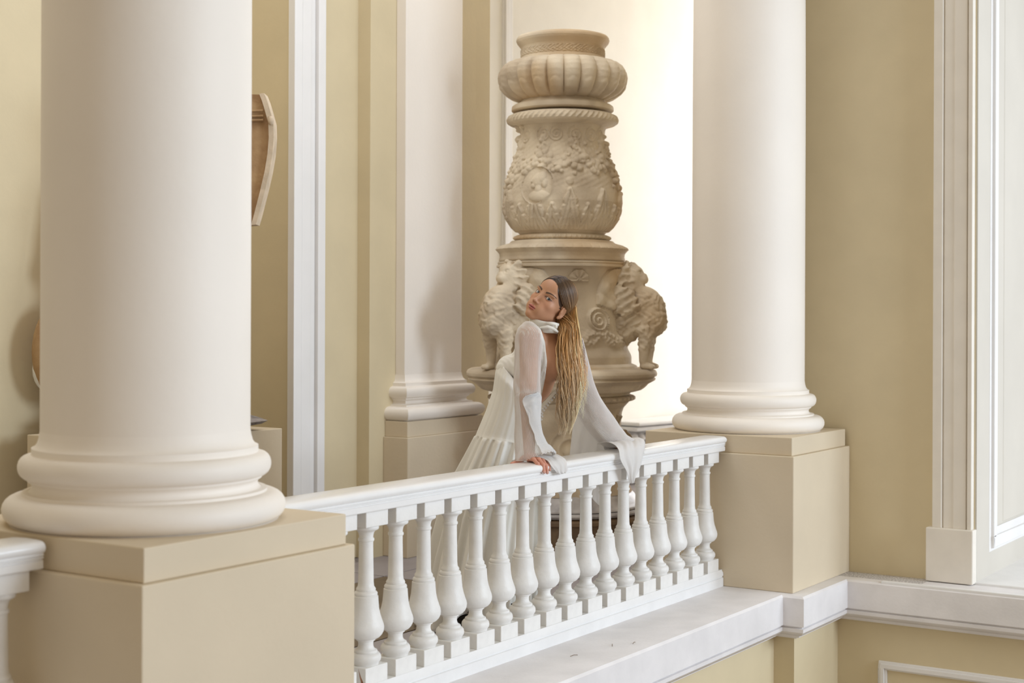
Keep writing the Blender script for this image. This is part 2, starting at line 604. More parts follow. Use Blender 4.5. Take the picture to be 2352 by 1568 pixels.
MB().box(0, 1.7, -0.10, 0.25, 0.0, 0.035).build('sill_board', M['white'], sh, bevel=0.006)
MB().box(0.01, 1.7, -0.115, 0.25, 0.042, 0.075).build('sill_nosing', M['white'], sh, bevel=0.01)
MB().box(0, 1.7, -0.06, 0.25, -0.45, -0.44).build('bottom_board', M['white'], sh) if False else None


# ------------------------------------------------------------------ columns on pedestals
def base_profile(r0):
    """attic base: list of (outward from shaft, z) from the cap upward"""
    p = [(0.085, 0.783)]
    p += arc((0.064, 0.824), (0.042, 0.041), -80, 90, 10)
    p += [(0.050, 0.866), (0.050, 0.874), (0.034, 0.876)]
    p += arc((0.040, 0.890), (0.018, 0.016), 250, 110, 6)
    p += [(0.036, 0.908), (0.036, 0.913)]
    p += arc((0.036, 0.9465), (0.0265, 0.0335), -85, 85, 9)
    p += [(0.024, 0.982), (0.024, 1.001), (0.016, 1.004), (0.008, 1.014), (0.003, 1.030), (0, 1.05)]
    return [(r0 + a, z) for a, z in p]


def column(u, v, label):
    c = empty('column', (u, v, 0.783), label, 'column', 'ivory columns on the pedestals')
    R0 = 0.304
    MB().lathe(0, 0, [(r, z - 0.783) for r, z in base_profile(R0)], 96).build('column_base', M['column'], c, 40)
    sh_ = [(R0, 0.267)] + [(R0 - 0.03 * max(0, (z - 1.6) / 3.1) ** 1.6, z - 0.0) for z in np.linspace(0.3, 4.7, 24)]
    MB().lathe(0, 0, sh_, 96).build('shaft', M['column'], c, 40)
    return c


def pedestal(u0, u1, v0, v1, label, zb=0.0):
    p = empty('pedestal', ((u0 + u1) / 2, (v0 + v1) / 2, zb), label, 'pedestal', 'cream pedestals of the balustrade')
    a, b = (u1 - u0) / 2, (v1 - v0) / 2
    MB().box(-a - .022, a + .022, -b - .018, b + .018, 0, 0.690).build('die', M['pedestal'], p, bevel=0.005)
    MB().box(-a, a, -b, b, 0.690, 0.783).build('cap_slab', M['pedestal'], p, bevel=0.004)
    return p


column(3.098, 3.3165, 'large ivory column nearest the camera at left')
pedestal(2.70, 3.522, 2.90, 3.76, 'cream pedestal under the large near column at left')
column(7.454, 3.326, 'ivory column at right beside the tan wall')
pedestal(7.044, 7.797, 2.90, 3.736, 'cream pedestal at the far end of the balustrade against the right wall')


# pilaster on the back pier
pl_ = empty('pilaster', (7.195, 5.32, 0.0), 'flat ivory pilaster on the back wall left of the stone urn', 'pilaster')


def rect_ring(p, z, hw=0.288, d=0.07):
    return [(-hw - p, 0.0, z), (-hw - p, -d - p, z), (hw + p, -d - p, z), (hw + p, 0.0, z)]


MB().loft([rect_ring(a, z) for a, z in base_profile(0)], closed=False).build('pilaster_base', M['column'], pl_, 40)
MB().box(-0.288, 0.288, -0.07, 0.0, 1.03, 5.4).build('shaft', M['column'], pl_, bevel=0.004)
MB().box(-0.385, 0.385, -0.165, 0.0, 0.692, 0.783).build('cap_slab', M['pedestal'], pl_, bevel=0.004)
MB().box(-0.40, 0.40, -0.178, 0.0, 0.0, 0.692).build('die', M['pedestal'], pl_, bevel=0.004)

# ------------------------------------------------------------------ balustrades
BAL = [(0.044, 0.643), (0.046, 0.640), (0.046, 0.632), (0.043, 0.628), (0.034, 0.624), (0.0285, 0.617), (0.026, 0.606), (0.0255, 0.598), (0.0285, 0.5965),
       (0.0295, 0.592), (0.0285, 0.587), (0.0255, 0.585), (0.0257, 0.56), (0.0268, 0.50), (0.0278, 0.44), (0.0295, 0.425), (0.034, 0.419), (0.0355, 0.414), (0.034, 0.409),
       (0.039, 0.406), (0.042, 0.401), (0.0415, 0.395), (0.040, 0.393), (0.0442, 0.390), (0.0455, 0.37), (0.0478, 0.345), (0.052, 0.325), (0.0585, 0.305), (0.064, 0.29),
       (0.066, 0.279), (0.0645, 0.266), (0.059, 0.254), (0.050, 0.244), (0.040, 0.2385), (0.0345, 0.237), (0.0345, 0.233), (0.029, 0.230), (0.0268, 0.222),
       (0.0275, 0.212), (0.031, 0.204), (0.036, 0.200), (0.041, 0.198), (0.0425, 0.193), (0.041, 0.1895), (0.048, 0.188), (0.0535, 0.181), (0.0555, 0.172),
       (0.054, 0.162), (0.048, 0.155), (0.046, 0.146)]
BAL_ME = MB().lathe(0, 0, [(r, z - 0.143) for r, z in BAL][::-1], 36).mesh('baluster')
BLK_T = MB().box(-.063, .063, -.051, .051, 0.499, 0.560).mesh('upper_block')
BLK_B = MB().box(-.063, .063, -.051, .051, -0.058, 0.004).mesh('lower_block')
for me_ in (BAL_ME,):
    me_.polygons.foreach_set('use_smooth', [True] * len(me_.polygons))
    me_.set_sharp_from_angle(angle=math.radians(42))
for me_ in (BAL_ME, BLK_T, BLK_B):
    me_.materials.append(M['baluster'])


def balustrade(u0, u1, centres, label, v=3.326):
    b = empty('balustrade', ((u0 + u1) / 2, v, 0), label, 'balustrade')
    cu = (u0 + u1) / 2
    # handrail: frieze, groove, bullnose
    half = [(0.0, 0.700), (0.066, 0.700), (0.068, 0.703), (0.068, 0.722), (0.064, 0.724), (0.064, 0.727), (0.0695, 0.729), (0.0695, 0.732), (0.066, 0.7335), (0.066, 0.7355), (0.072, 0.737)]
    half += [(0.056 + 0.022 * math.cos(t), 0.757 + 0.018 * math.sin(t)) for t in np.linspace(-1.0, 1.35, 9)] + [(0.040, 0.7765), (0.0, 0.7775)]
    prof = half + [(-a, z) for a, z in half[::-1][1:-1]]
    MB().loft([[(u0 - cu, -a, z) for a, z in prof], [(u1 - cu, -a, z) for a, z in prof]]).build('handrail', M['rail'], b, 30)
    hp = [(0.0, 0.0), (0.061, 0.0), (0.061, 0.044), (0.055, 0.0465), (0.055, 0.0515), (0.0605, 0.054), (0.0600, 0.070), (0.054, 0.080), (0.053, 0.086), (0.0, 0.087)]
    pf = hp + [(-a, z) for a, z in hp[::-1][1:-1]]
    MB().loft([[(u0 - cu, -a, z) for a, z in pf], [(u1 - cu, -a, z) for a, z in pf]]).build('base_plinth', M['white'], b, 30)
    for i, c in enumerate(centres):
        o = link('baluster', BAL_ME, None, b)
        o.location = (c - cu, R_.uniform(-.0015, .0015), 0.143)
        o.rotation_euler = (0, 0, R_.uniform(0, 6.28))
        for nm, me_ in (('upper_block', BLK_T), ('lower_block', BLK_B)):
            k = link(nm, me_, None, o)
            k.rotation_euler = (0, 0, -o.rotation_euler[2])
            k.location = (0, 0, 0)
            md = k.modifiers.new('bevel', 'BEVEL')
            md.width, md.segments = 0.003, 2
        if abs(c - (3.976 + .1732)) < .01:
            q = MB()
            for poly in ([(-.0635, -.002, .0), (-.0635, .010, .022), (-.0635, .008, -.012), (-.0635, .004, -.026)], [(-.0635, -.018, .03), (-.0635, -.030, .002), (-.0635, -.040, -.014), (-.0635, -.042, -.046), (-.0635, -.034, -.030), (-.0635, -.024, .004)]):
                vs = [(x, y, z - 0.03) for x, y, z in poly] + [(x + .002, y, z - 0.03) for x, y, z in poly]
                n = len(poly)
                q.add(vs, [tuple(range(n)), tuple(range(n, 2 * n))[::-1]] + [(k2, (k2 + 1) % n, n + (k2 + 1) % n, n + k2) for k2 in range(n)])
            k = q.build('paint_chip', M['chip'], o)
            k.rotation_euler = (0, 0, -o.rotation_euler[2])
            k['label'] = 'bare reddish patch where the paint has flaked off'
    return b


balustrade(3.545, 7.02, [3.976 - .3464 + .1732 * i for i in range(20)], 'white balustrade with turned balusters between the two columns, the woman leans on it')
balustrade(0.9, 2.672, [2.578 - .1732 * i for i in range(9)], 'white balustrade end at the lower left edge left of the near pedestal')

# straw bits and dirt on the ledge
for i, (u, v, a, l_, lab) in enumerate([(5.46, 3.05, .5, .042, 'short dry straw lying on the ledge, nearer the balustrade foot'), (5.55, 3.0, .2, .035, 'tiny dry straw bit lying on the ledge to the right'), (5.2, 3.1, -.3, .04, 'tiny dark straw lying on the ledge at left')]):
    o = MB((u, v, 0.004)).tube([(u, v, .003), (u + l_ * .5 * math.cos(a), v + l_ * .5 * math.sin(a), .006), (u + l_ * math.cos(a), v + l_ * math.sin(a), .003)], .0013, 5).build('straw', M['straw'])
    tag(o, lab, 'debris')
# ------------------------------------------------------------------ the carved stone urn
UX, UY = 7.618, 4.610
PX = 382.0


def zy(y):
    return 1.386 + (729.5 - y) / PX


plinth = empty('round_plinth', (UX, UY, 0.0), 'round dark brown stepped plinth under the carved urn', 'plinth')
MB().lathe(0, 0, [(0.525, 0.0), (0.525, 0.07), (0.515, 0.085), (0.49, 0.09), (0.49, 0.19), (0.505, 0.20), (0.505, 0.22), (0.495, 0.228), (0.48, 0.236)], 72).build('drum', M['brown'], plinth, 35)
MB().lathe(0, 0, [(0.48, 0.236), (0.498, 0.24), (0.505, 0.252), (0.498, 0.264), (0.47, 0.268)], 72).build('marble_rim', M['marble'], plinth, 35)
urn = empty('carved_urn', (UX, UY, 0.268), 'tall carved stone urn with lions standing in front of the bright rear wall', 'urn')
Z0 = 0.268
# local angle 0 = image right, 90 deg = towards the camera
AX_R, AX_T = np.array([ST, -CT]), np.array([-CT, -ST])
WEAR = np.random.RandomState(3)


def stone_col(P, relief=None, seed=1):
    """base stone colour with worn, stained variation (own colour of the stone)"""
    n = smooth_noise(P.astype(np.float32), seed, 9.0, 1.0) + smooth_noise(P.astype(np.float32), seed + 5, 28.0, 0.7)
    n = np.clip(0.5 + 0.95 * n, 0, 1)[:, None]
    a, b, c = np.array([0.74, 0.64, 0.49]), np.array([0.50, 0.41, 0.30]), np.array([0.60, 0.42, 0.23])
    col = a * (1 - n) + b * n
    m = np.clip(smooth_noise(P.astype(np.float32), seed + 11, 5.0, 2.2) - .25, 0, .6)[:, None]
    return col * (1 - m) + c * m


def relief_lathe(name, prof, parent, nphi=240, sub=6, relief=None, m=None, seed=1, smooth=50, close=True):
    """prof: (radius, world z); relief(phi, z, r) -> outward displacement"""
    pr_ = []
    for (r0, z0), (r1, z1) in zip(prof[:-1], prof[1:]):
        L = math.hypot(r1 - r0, z1 - z0)
        k = max(1, int(math.ceil(L / (0.30 / sub / 6)))) if relief is not None else 1
        for i in range(k):
            pr_.append((r0 + (r1 - r0) * i / k, z0 + (z1 - z0) * i / k))
    pr_.append(prof[-1])
    r = np.array([p[0] for p in pr_])[:, None]
    z = np.array([p[1] for p in pr_])[:, None]
    ph = (2 * np.pi * np.arange(nphi) / nphi)[None, :]
    rr = np.broadcast_to(r, (len(pr_), nphi)).copy()
    zz = np.broadcast_to(z, rr.shape)
    if relief is not None:
        rr = rr + relief(np.broadcast_to(ph, rr.shape), zz, rr)
    c, s = np.cos(ph), np.sin(ph)
    X = rr * (c * AX_R[0] + s * AX_T[0])
    Y = rr * (c * AX_R[1] + s * AX_T[1])
    V = np.stack([X, Y, zz - Z0], -1).reshape(-1, 3)
    i, k = np.meshgrid(np.arange(len(pr_) - 1), np.arange(nphi), indexing='ij')
    k2 = (k + 1) % nphi
    F = np.stack([i * nphi + k, i * nphi + k2, (i + 1) * nphi + k2, (i + 1) * nphi + k], -1).reshape(-1, 4)
    F = F[:, ::-1]
    fs = F.tolist()
    if close:
        fs += [list(range(nphi)), list(range(len(V) - nphi, len(V)))[::-1]]
    me = bpy.data.meshes.new(name)
    me.from_pydata(V.tolist(), [], fs)
    at = me.color_attributes.new('Col', 'FLOAT_COLOR', 'POINT')
    c4 = np.ones((len(V), 4), np.float32)
    c4[:, :3] = stone_col(V + np.array([0, 0, 0.0]), seed=seed)
    at.data.foreach_set('color', c4.ravel())
    return link(name, me, m or M['stone'], parent, smooth)


def wrapd(a):
    return (a + np.pi) % (2 * np.pi) - np.pi


def bumps(ph, z, r, items):
    out = np.zeros_like(ph)
    for (a, zc, rad, h) in items:
        d2 = (wrapd(ph - a) * r) ** 2 + (z - zc) ** 2
        out = np.maximum(out, h * np.sqrt(np.clip(1 - d2 / rad ** 2, 0, 1)))
    return out


def lo(L):
    return [(hw / PX, zy(y)) for hw, y in L][::-1]


# collar
def rel_collar(ph, z, r):
    band = ((z > zy(134)) & (z < zy(117))).astype(float)
    g = np.abs(np.sin(ph * 22 + 2.0 * np.sin(z * 120))) * np.abs(np.cos(ph * 37 + z * 190)) + .5 * np.abs(np.sin(ph * 61 - z * 260))
    return band * 0.009 * np.clip(g - .35, 0, .7)


relief_lathe('collar', lo([(60, 85), (96, 85), (103, 87), (106, 91), (107, 96), (105, 101), (100, 107), (96, 112), (95, 116), (95, 134), (97, 137), (99, 142), (60, 146)]), urn, 360, 14, rel_collar, seed=2)


# gadrooned bowl
def rel_bowl(ph, z, r):
    t = np.clip((z - zy(232)) / (zy(145) - zy(232)), 0, 1)
    env = np.sin(np.pi * np.clip(t, 0.03, 0.97)) ** 0.45
    n = 22
    lobe = np.abs(np.sin((ph + .13) * n / 2)) ** 0.55
    out = env * (0.050 * lobe - 0.038)
    x = wrapd((ph + .13) * n / 2 - np.pi / 2) if False else ((ph + .13) * n / (2 * np.pi) + .5) % 1 - .5
    tip = np.clip(1 - (np.abs(np.abs(x) - .5) * 2.4) ** 2 - np.clip((t - .02) / .38, 0, 9) ** 2, 0, 1)
    return out + 0.012 * np.sqrt(tip) * (t < .42)


relief_lathe('gadrooned_bowl', lo([(92, 143), (112, 144), (126, 148), (137, 157), (143, 168), (145, 180), (143, 193), (137, 206), (127, 218), (114, 227), (102, 232), (96, 234)]), urn, 480, 9, rel_bowl, seed=5, smooth=60)
relief_lathe('foot_ring', lo([(96, 232), (97, 236), (103, 240), (112, 244), (116, 247), (117, 251), (117, 256), (114, 258.5), (88, 260)]), urn, 120, seed=6)


def rel_rope(y0, y1, n, h):
    def f(ph, z, r):
        t = np.clip((z - zy(y1)) / (zy(y0) - zy(y1)), 0, 1)
        env = np.sin(np.pi * t) ** .5 * ((z > zy(y1)) & (z < zy(y0)))
        return env * h * np.clip(np.sin(n * ph + 9 * t), -.3, 1)
    return f


relief_lathe('rope_ring', lo([(88, 264.5), (114, 265), (124, 270), (127, 278), (126, 284), (121, 288), (106, 292), (100, 294)]), urn, 480, 10, rel_rope(265, 287, 56, .006), seed=7)

# vase body with leaves, medallion, garlands, scrolls
_b = []
rb = np.random.RandomState(11)
anchors = [math.radians(a) for a in (30, 75, 118, 160, 205, 250, 295, 340)]
for a0, a1 in zip(anchors, anchors[1:] + [anchors[0] + 2 * math.pi]):
    for t in np.linspace(0, 1, 26):
        a = a0 + (a1 - a0) * t
        zc = zy(352) - 0.10 * math.sin(math.pi * t)
        for _ in range(2):
            _b.append((a + rb.normal() * .035, zc + rb.normal() * .022, rb.uniform(.012, .024), rb.uniform(.010, .022)))
for a in anchors:
    for _ in range(26):
        _b.append((a + rb.normal() * .10, zy(370) + rb.normal() * .055, rb.uniform(.012, .026), rb.uniform(.010, .026)))
    for k in range(5):
        _b.append((a, zy(322 + 9 * k), .011 + .002 * k, .010))
for a in (math.radians(14), math.radians(166)):
    for _ in range(60):
        _b.append((a + rb.normal() * .12, zy(385) + rb.normal() * .07, rb.uniform(.012, .028), rb.uniform(.014, .034)))
MED = (math.radians(119), zy(435), 0.108)


def rel_body(ph, z, r):
    out = bumps(ph, z, r, _b)
    # acanthus leaves
    n = 10
    H = zy(442) - zy(534)
    for big, off, hh, wid in ((1, 0.0, 1.0, .100), (0, .5, .62, .062)):
        x = (((ph - math.radians(84)) * n / (2 * np.pi) + off + .5) % 1 - .5) * 2 * np.pi / n * r
        t = (z - zy(534)) / (H * hh)
        lob = 1 + .42 * np.abs(np.sin(t * 10.5))
        w = wid * .62 * np.clip(1 - t, 0, 1) ** .5 * lob * (t > 0)
        d = np.clip(1 - np.abs(x) / np.maximum(w, 1e-4), 0, 1)
        lf = (0.013 + .012 * np.clip(t, 0, 1) ** 3) * np.clip(d * 4, 0, 1) * (t < 1) * (t > 0)
        lf -= .006 * np.exp(-(x / .005) ** 2) * (lf > 0) + .004 * (np.sin(np.abs(x) * 260 + t * 16) > .6) * (lf > 0)
        out = np.maximum(out, lf)
        curl = bumps(ph, z, r, [(math.radians(84) + (k + off) * 2 * np.pi / n + s * .11 * hh, zy(534) + H * hh * q, .014, .018) for k in range(n) for s, q in ((-1, .55), (1, .55), (0, .97))])
        out = np.maximum(out, curl)
    # medallion: smooth oval field, raised portrait in profile
    dx, dz = -wrapd(ph - MED[0]) * r, z - MED[1]
    d = np.sqrt((dx / .93) ** 2 + dz ** 2)
    inm = d < MED[2]
    rim = .009 * np.exp(-((d - MED[2]) / .007) ** 2)
    def e(cx, cz, rx, rz, h):
        return h * np.sqrt(np.clip(1 - ((dx - cx) / rx) ** 2 - ((dz - cz) / rz) ** 2, 0, 1))
    por = e(.012, .030, .038, .043, .020)
    for q in (e(-.022, .028, .010, .020, .013), e(-.030, .022, .009, .008, .012), e(.03, .042, .030, .036, .022), e(-.016, -.004, .018, .016, .014), e(.016, -.018, .022, .045, .014), e(.022, -.066, .066, .034, .018), e(.052, .012, .018, .030, .016)):
        por = np.maximum(por, q)
    out = np.where(inm, 0.001 + por, np.maximum(out, rim * (d < MED[2] * 1.25)))
    # low scrolls on the neck
    for a in (math.radians(75), math.radians(50), math.radians(118), math.radians(150), math.radians(30), math.radians(100)):
        dx, dz = wrapd(ph - a) * r, z - zy(318)
        rad = np.sqrt(dx ** 2 + dz ** 2)
        sp = np.sin(rad * 330 - np.arctan2(dz, dx) * 1.0)
        out = np.maximum(out, .008 * np.clip(sp, 0, 1) * (rad < .045))
    out = out + .0016 * np.sin(ph * 46 + z * 60) * np.sin(z * 140 - ph * 17) * (z > zy(440)) * (~inm)
    return out


relief_lathe('vase_body', lo([(100, 292), (98, 300), (96, 312), (97, 328), (99, 348), (106, 370), (115, 395), (123, 420), (129, 445), (132, 468), (130, 490), (124, 508), (113, 524), (101, 535), (96, 541)]), urn, 560, 12, rel_body, seed=9, smooth=70)
relief_lathe('bead_ring', lo([(94, 540), (104, 541.5), (110, 545), (111, 549), (108, 552.5), (100, 553)]), urn, 720, 12, lambda ph, z, r: .006 * np.clip(np.sin(58 * ph), -.4, 1) * np.sin(np.pi * np.clip((z - zy(553)) / (zy(541) - zy(553)), 0, 1)), seed=10)


def rel_leafedge(ph, z, r):
    t = np.clip((z - zy(577)) / (zy(563) - zy(577)), 0, 1)
    return -.010 * np.clip(np.cos(44 * ph), 0, 1) ** 3 * np.sin(np.pi * t)


relief_lathe('leaf_slab', lo([(98, 552), (117, 555), (122, 560), (140, 565), (150, 570), (153, 574), (148, 579), (144, 584), (143, 592), (145, 599), (143, 602), (120, 603)]), urn, 480, 10, rel_leafedge, seed=12)

# drum with wings, volutes and a shell in relief between the lions
LIONS = [math.radians(16), math.radians(137), math.radians(256)]


def rel_drum(ph, z, r):
    out = np.zeros_like(ph)
    for i, la in enumerate(LIONS):
        for s in (-1, 1):
            dx = s * wrapd(ph - la) * r
            zc = z - zy(700)
            # wing feathers sweeping up and away from the lion
            ang = np.arctan2(zc + .06, dx - .02)
            rad = np.sqrt((zc + .06) ** 2 + (dx - .02) ** 2)
            wing = (ang > .25) & (ang < 1.75) & (rad < .30 - .07 * np.abs(ang - 1.05)) & (rad > .04) & (dx > 0)
            out = np.maximum(out, wing * (.018 + .010 * np.abs(np.sin(ang * 9 + rad * 6)) + .006 * np.sin(rad * 60)))
            vx, vz = dx - .255, z - zy(735)
            vr = np.sqrt(vx ** 2 + vz ** 2)
            out = np.maximum(out, (vr < .075) * (.010 + .012 * np.sin(vr * 230 - s * np.arctan2(vz, vx))))
            band = np.exp(-((z - zy(775) + .03 * np.sin(dx * 22)) / .020) ** 2) * (dx > 0)
            out = np.maximum(out, band * (.018 + .010 * np.sin(dx * 160) * np.sin(z * 150)))
        sa = la + math.radians(60)
        dx, dz = wrapd(ph - sa) * r, z - zy(645)
        rr, aa = np.sqrt(dx ** 2 + dz ** 2), np.arctan2(dz, dx)
        out = np.maximum(out, (rr < .060) * (dz > -.012) * (.006 + .012 * np.abs(np.sin(aa * 4))))
    return out


relief_lathe('drum', lo([(120, 602), (147, 603), (148, 606), (146, 609), (150, 611), (150, 615), (142, 617), (137, 622), (134, 640), (134, 680), (136, 720), (141, 760), (149, 795), (158, 812), (160, 818), (160, 833), (172, 838), (176, 846), (150, 848)]), urn, 480, 9, rel_drum, seed=14, smooth=60)


def rel_basin(ph, z, r):
    return .004 * np.sin(38 * ph) * np.exp(-((z - zy(882)) / .015) ** 2)


relief_lathe('basin', lo([(150, 843), (190, 843.5), (208, 845), (216, 849), (219, 855), (218, 861), (214, 863), (212, 865), (215, 867), (215, 870), (210, 873), (198, 879), (190, 888), (183, 893), (172, 896), (158, 899), (156, 905), (150, 906)]), urn, 240, 8, rel_basin, seed=16)
relief_lathe('dentil_ring', lo([(140, 905), (164, 906), (168, 909), (168, 914), (163, 917), (150, 918)]), urn, 720, 10, lambda ph, z, r: .010 * np.where(np.sin(54 * ph) > -.2, .4, -.8), seed=17)


def rel_stem(ph, z, r):
    out = .002 * np.sin(ph * 20)
    for a in (84, 204, 324):
        dx, dz = wrapd(ph - math.radians(a)) * r, z - zy(1025)
        rr, aa = np.sqrt(dx ** 2 + dz ** 2), np.arctan2(dz, dx)
        out = np.maximum(out, (rr < .16) * (rr > .035) * (.006 + .012 * np.sin(rr * 120 - aa)))
        out = np.maximum(out, .03 * np.sqrt(np.clip(1 - (rr / .04) ** 2, 0, 1)))
    return out


relief_lathe('stem', lo([(152, 917), (154, 921), (148, 927), (142, 934), (138, 945), (136, 965), (136, 1000), (138, 1040), (142, 1075), (150, 1100), (158, 1115), (162, 1124)]), urn, 360, 8, rel_stem, seed=19, smooth=60)
for a in (24, 144, 264):
    rad = math.radians(a)
    q = MB()
    pts, rd_ = [], []
    for t in np.linspace(0, 1, 34):
        if t < .55:
            u_ = t / .55
            x, z = 0.365 - .02 * math.sin(math.pi * u_), zy(948) - u_ * .135
        else:
            u_ = (t - .55) / .45
            an = math.pi / 2 * 0 + u_ * 4.4 * math.pi / 2
            rr = .045 * (1 - .75 * u_)
            x, z = 0.365 + .038 - rr * math.cos(an) , zy(948) - .135 - rr * math.sin(an)
        pts.append((x * (math.cos(rad) * AX_R[0] + math.sin(rad) * AX_T[0]), x * (math.cos(rad) * AX_R[1] + math.sin(rad) * AX_T[1]), z - Z0))
        rd_.append(.026 - .012 * t)
    q.tube(pts, rd_, 10)
    for k in range(7):
        t = k / 6
        x, z = .40 + .018 * math.sin(3 * t), zy(985) - t * .11
        q.sphere((x * (math.cos(rad) * AX_R[0] + math.sin(rad) * AX_T[0]), x * (math.cos(rad) * AX_R[1] + math.sin(rad) * AX_T[1]), z - Z0), (.020, .020, .012), 8, 6)
    q.build('scroll', M['stone_plain'], urn, 60)
relief_lathe('marble_foot', lo([(160, 1122), (166, 1128), (172, 1137), (179, 1146), (185, 1152), (186, 1155.5)]) , urn, 120, 8, lambda ph, z, r: .006 * np.sin(9 * ph + 40 * z) * np.sin(5 * ph), m=M['marble'], seed=21)


# lions (one sculpt, copied round the drum); local x = outward from the axis, z = world height
def lion_sdf(p):
    Z = lambda y: zy(y) - Z0
    x = lambda px: px / 382.0
    k = .03
    d = ell(p, (x(190), 0, Z(715)), (.130, .095, .150))              # chest
    d = smin(d, ell(p, (x(215), 0, Z(735)), (.075, .085, .095)), k)
    d = smin(d, ell(p, (x(140), 0, Z(740)), (.13, .10, .13)), k)     # body into the drum
    d = smin(d, ell(p, (x(158), 0, Z(660)), (.085, .082, .125)), .04)  # neck and mane
    d = smin(d, ell(p, (x(140), 0, Z(640)), (.070, .090, .090)), .03)
    d = smin(d, ell(p, (x(168), 0, Z(632)), (.060, .055, .058)), .02)  # skull
    d = smin(d, ell(p, (x(186), 0, Z(643)), (.040, .036, .032)), .012)  # muzzle
    d = smin(d, ell(p, (x(192), 0, Z(634)), (.016, .018, .014)), .008)  # nose
    d = smin(d, ell(p, (x(178), 0, Z(664)), (.034, .030, .026)), .010)  # lower jaw
    d = smax(d, -ell(p, (x(198), 0, Z(655)), (.030, .026, .008)), .006)  # mouth
    for s in (-1, 1):
        d = smin(d, ell(p, (x(176), s * .026, Z(621)), (.024, .018, .012)), .008)   # brow
        d = smax(d, -ell(p, (x(186), s * .034, Z(627)), (.014, .013, .010)), .006)  # eye hollow
        d = smin(d, ell(p, (x(182), s * .030, Z(628)), (.009, .009, .008)), .003)
        d = smin(d, ell(p, (x(156), s * .055, Z(610)), (.016, .013, .022)), .010)   # ear
        d = smin(d, cap(p, (x(200), s * .058, Z(760)), (x(196), s * .062, Z(826)), .048, .028), .025)  # fore legs
        d = smin(d, ell(p, (x(203), s * .062, Z(838)), (.044, .030, .020)), .012)   # paws
        for t in (-1, 0, 1):
            d = smin(d, ell(p, (x(214), s * .062 + t * .017, Z(839)), (.018, .011, .015)), .005)
        # wing on the flank
        d = smin(d, ell(p, (x(148), s * .105, Z(690)), (.10, .030, .085), [[.8, 0, .6], [0, 1, 0], [-.6, 0, .8]]), .015)
    # shaggy mane and chest locks: curls over neck, back of the head and chest, not on the face or legs
    face = np.clip((p[..., 0] - x(170)) / .02, 0, 1) * np.clip((Z(678) - 0 + p[..., 2] * 0 - 0 - Z(678) + (p[..., 2] - Z(676))) / .02, 0, 1)
    mane = (1 - face) * np.clip((p[..., 2] - Z(815)) / .05, 0, 1) * np.clip((p[..., 0] - x(110)) / .03, 0, 1)
    qx, qy, qz = p[..., 0], p[..., 1], p[..., 2]
    lk = np.sin(qz * 88 + 2.6 * np.sin(qy * 52 + qx * 20)) * np.sin(qy * 74 + qx * 66 + 2.4 * np.sin(qz * 38))
    lk2 = np.sin(qz * 46 - qx * 48 + 2.2 * np.sin(qy * 44))
    lk3 = np.sin(qz * 150 + 2.2 * np.sin(qy * 90)) * np.sin(qx * 130 + qy * 95 + 2 * np.sin(qz * 60))
    d = d - mane * (.0050 * lk + .0030 * lk2 + .0034 * lk3)
    ruff = np.sqrt((qx - x(158)) ** 2 * .6 + qy ** 2 + (qz - Z(640)) ** 2)
    d = d - .012 * np.exp(-((ruff - .092) / .02) ** 2) * (1 - face) * np.clip(np.sin(np.arctan2(qy, qz - Z(640)) * 13), -.4, 1)
    feath = (np.abs(p[..., 1]) > .085) * (p[..., 2] > Z(745)) * (p[..., 0] < x(190))
    d = d - feath * .006 * np.sin((p[..., 0] * .55 - p[..., 2] * .85) * 150)
    return d


LV, LF = surface_nets(lion_sdf, (.22, -.17, zy(850) - Z0), (.66, .17, zy(595) - Z0), .0052)
lcol = stone_col(LV, seed=31)
lion_me = None
for a in LIONS:
    if lion_me is None:
        o = arr_mesh('lion', LV, LF[:, ::-1] if False else LF, M['stone'], urn, 180, lcol)
        lion_me = o.data
    else:
        o = bpy.data.objects.new('lion', lion_me)
        COL.objects.link(o)
        o.parent = urn
    d = math.cos(a) * AX_R + math.sin(a) * AX_T
    o.rotation_euler = (0, 0, math.atan2(d[1], d[0]))
    o['label'] = 'carved winged lion with shaggy mane'

# ------------------------------------------------------------------ sculpture on a block behind the near column
sp = empty('sculpture_pedestal', (5.07, 5.345, 0), 'plain cream block under the sculpture, mostly hidden by the near column', 'pedestal')
MB().box(-.50, .50, -.345, .345, 0, .829).build('block', M['pedestal'], sp, bevel=0.004)
st = empty('sculpture', (5.07, 5.35, .829), 'weathered terracotta coloured sculpture with curved pale rimmed wing, mostly hidden behind the near column', 'sculpture')


def to_uv(R, F):
    return (F * CT + R * ST, F * ST - R * CT)


def loc(R, F, z):
    u, v = to_uv(R, F)
    return (u, v, z)


def torso_sdf(p):
    d = ell(p, (0, 0, .62), (.30, .24, .36))
    d = smin(d, ell(p, (.0, 0, .25), (.30, .24, .30)), .1)
    d = smin(d, ell(p, (0, 0, 1.05), (.33, .20, .28)), .1)
    d = smin(d, ell(p, (.02, -.02, 1.48), (.12, .13, .16)), .06)
    d = smin(d, cap(p, (.02, 0, 1.2), (.02, 0, 1.4), .10, .08), .05)
    for s in (-1, 1):
        d = smin(d, cap(p, (s * .30, -.02, 1.15), (s * .34, -.08, .80), .085, .07), .05)
    d = d - .012 * np.sin(p[..., 0] * 55 + 2.5 * np.sin(p[..., 2] * 7)) * (p[..., 2] < .9)
    return d


def R2UV(V):
    return np.stack([V[:, 1] * CT + V[:, 0] * ST, V[:, 1] * ST - V[:, 0] * CT, V[:, 2]], -1)


tv, tf = surface_nets(torso_sdf, (-.45, -.32, -.01), (.45, .32, 1.68), .016)
arr_mesh('torso', R2UV(tv), tf[:, ::-1], M['terracotta'], st)
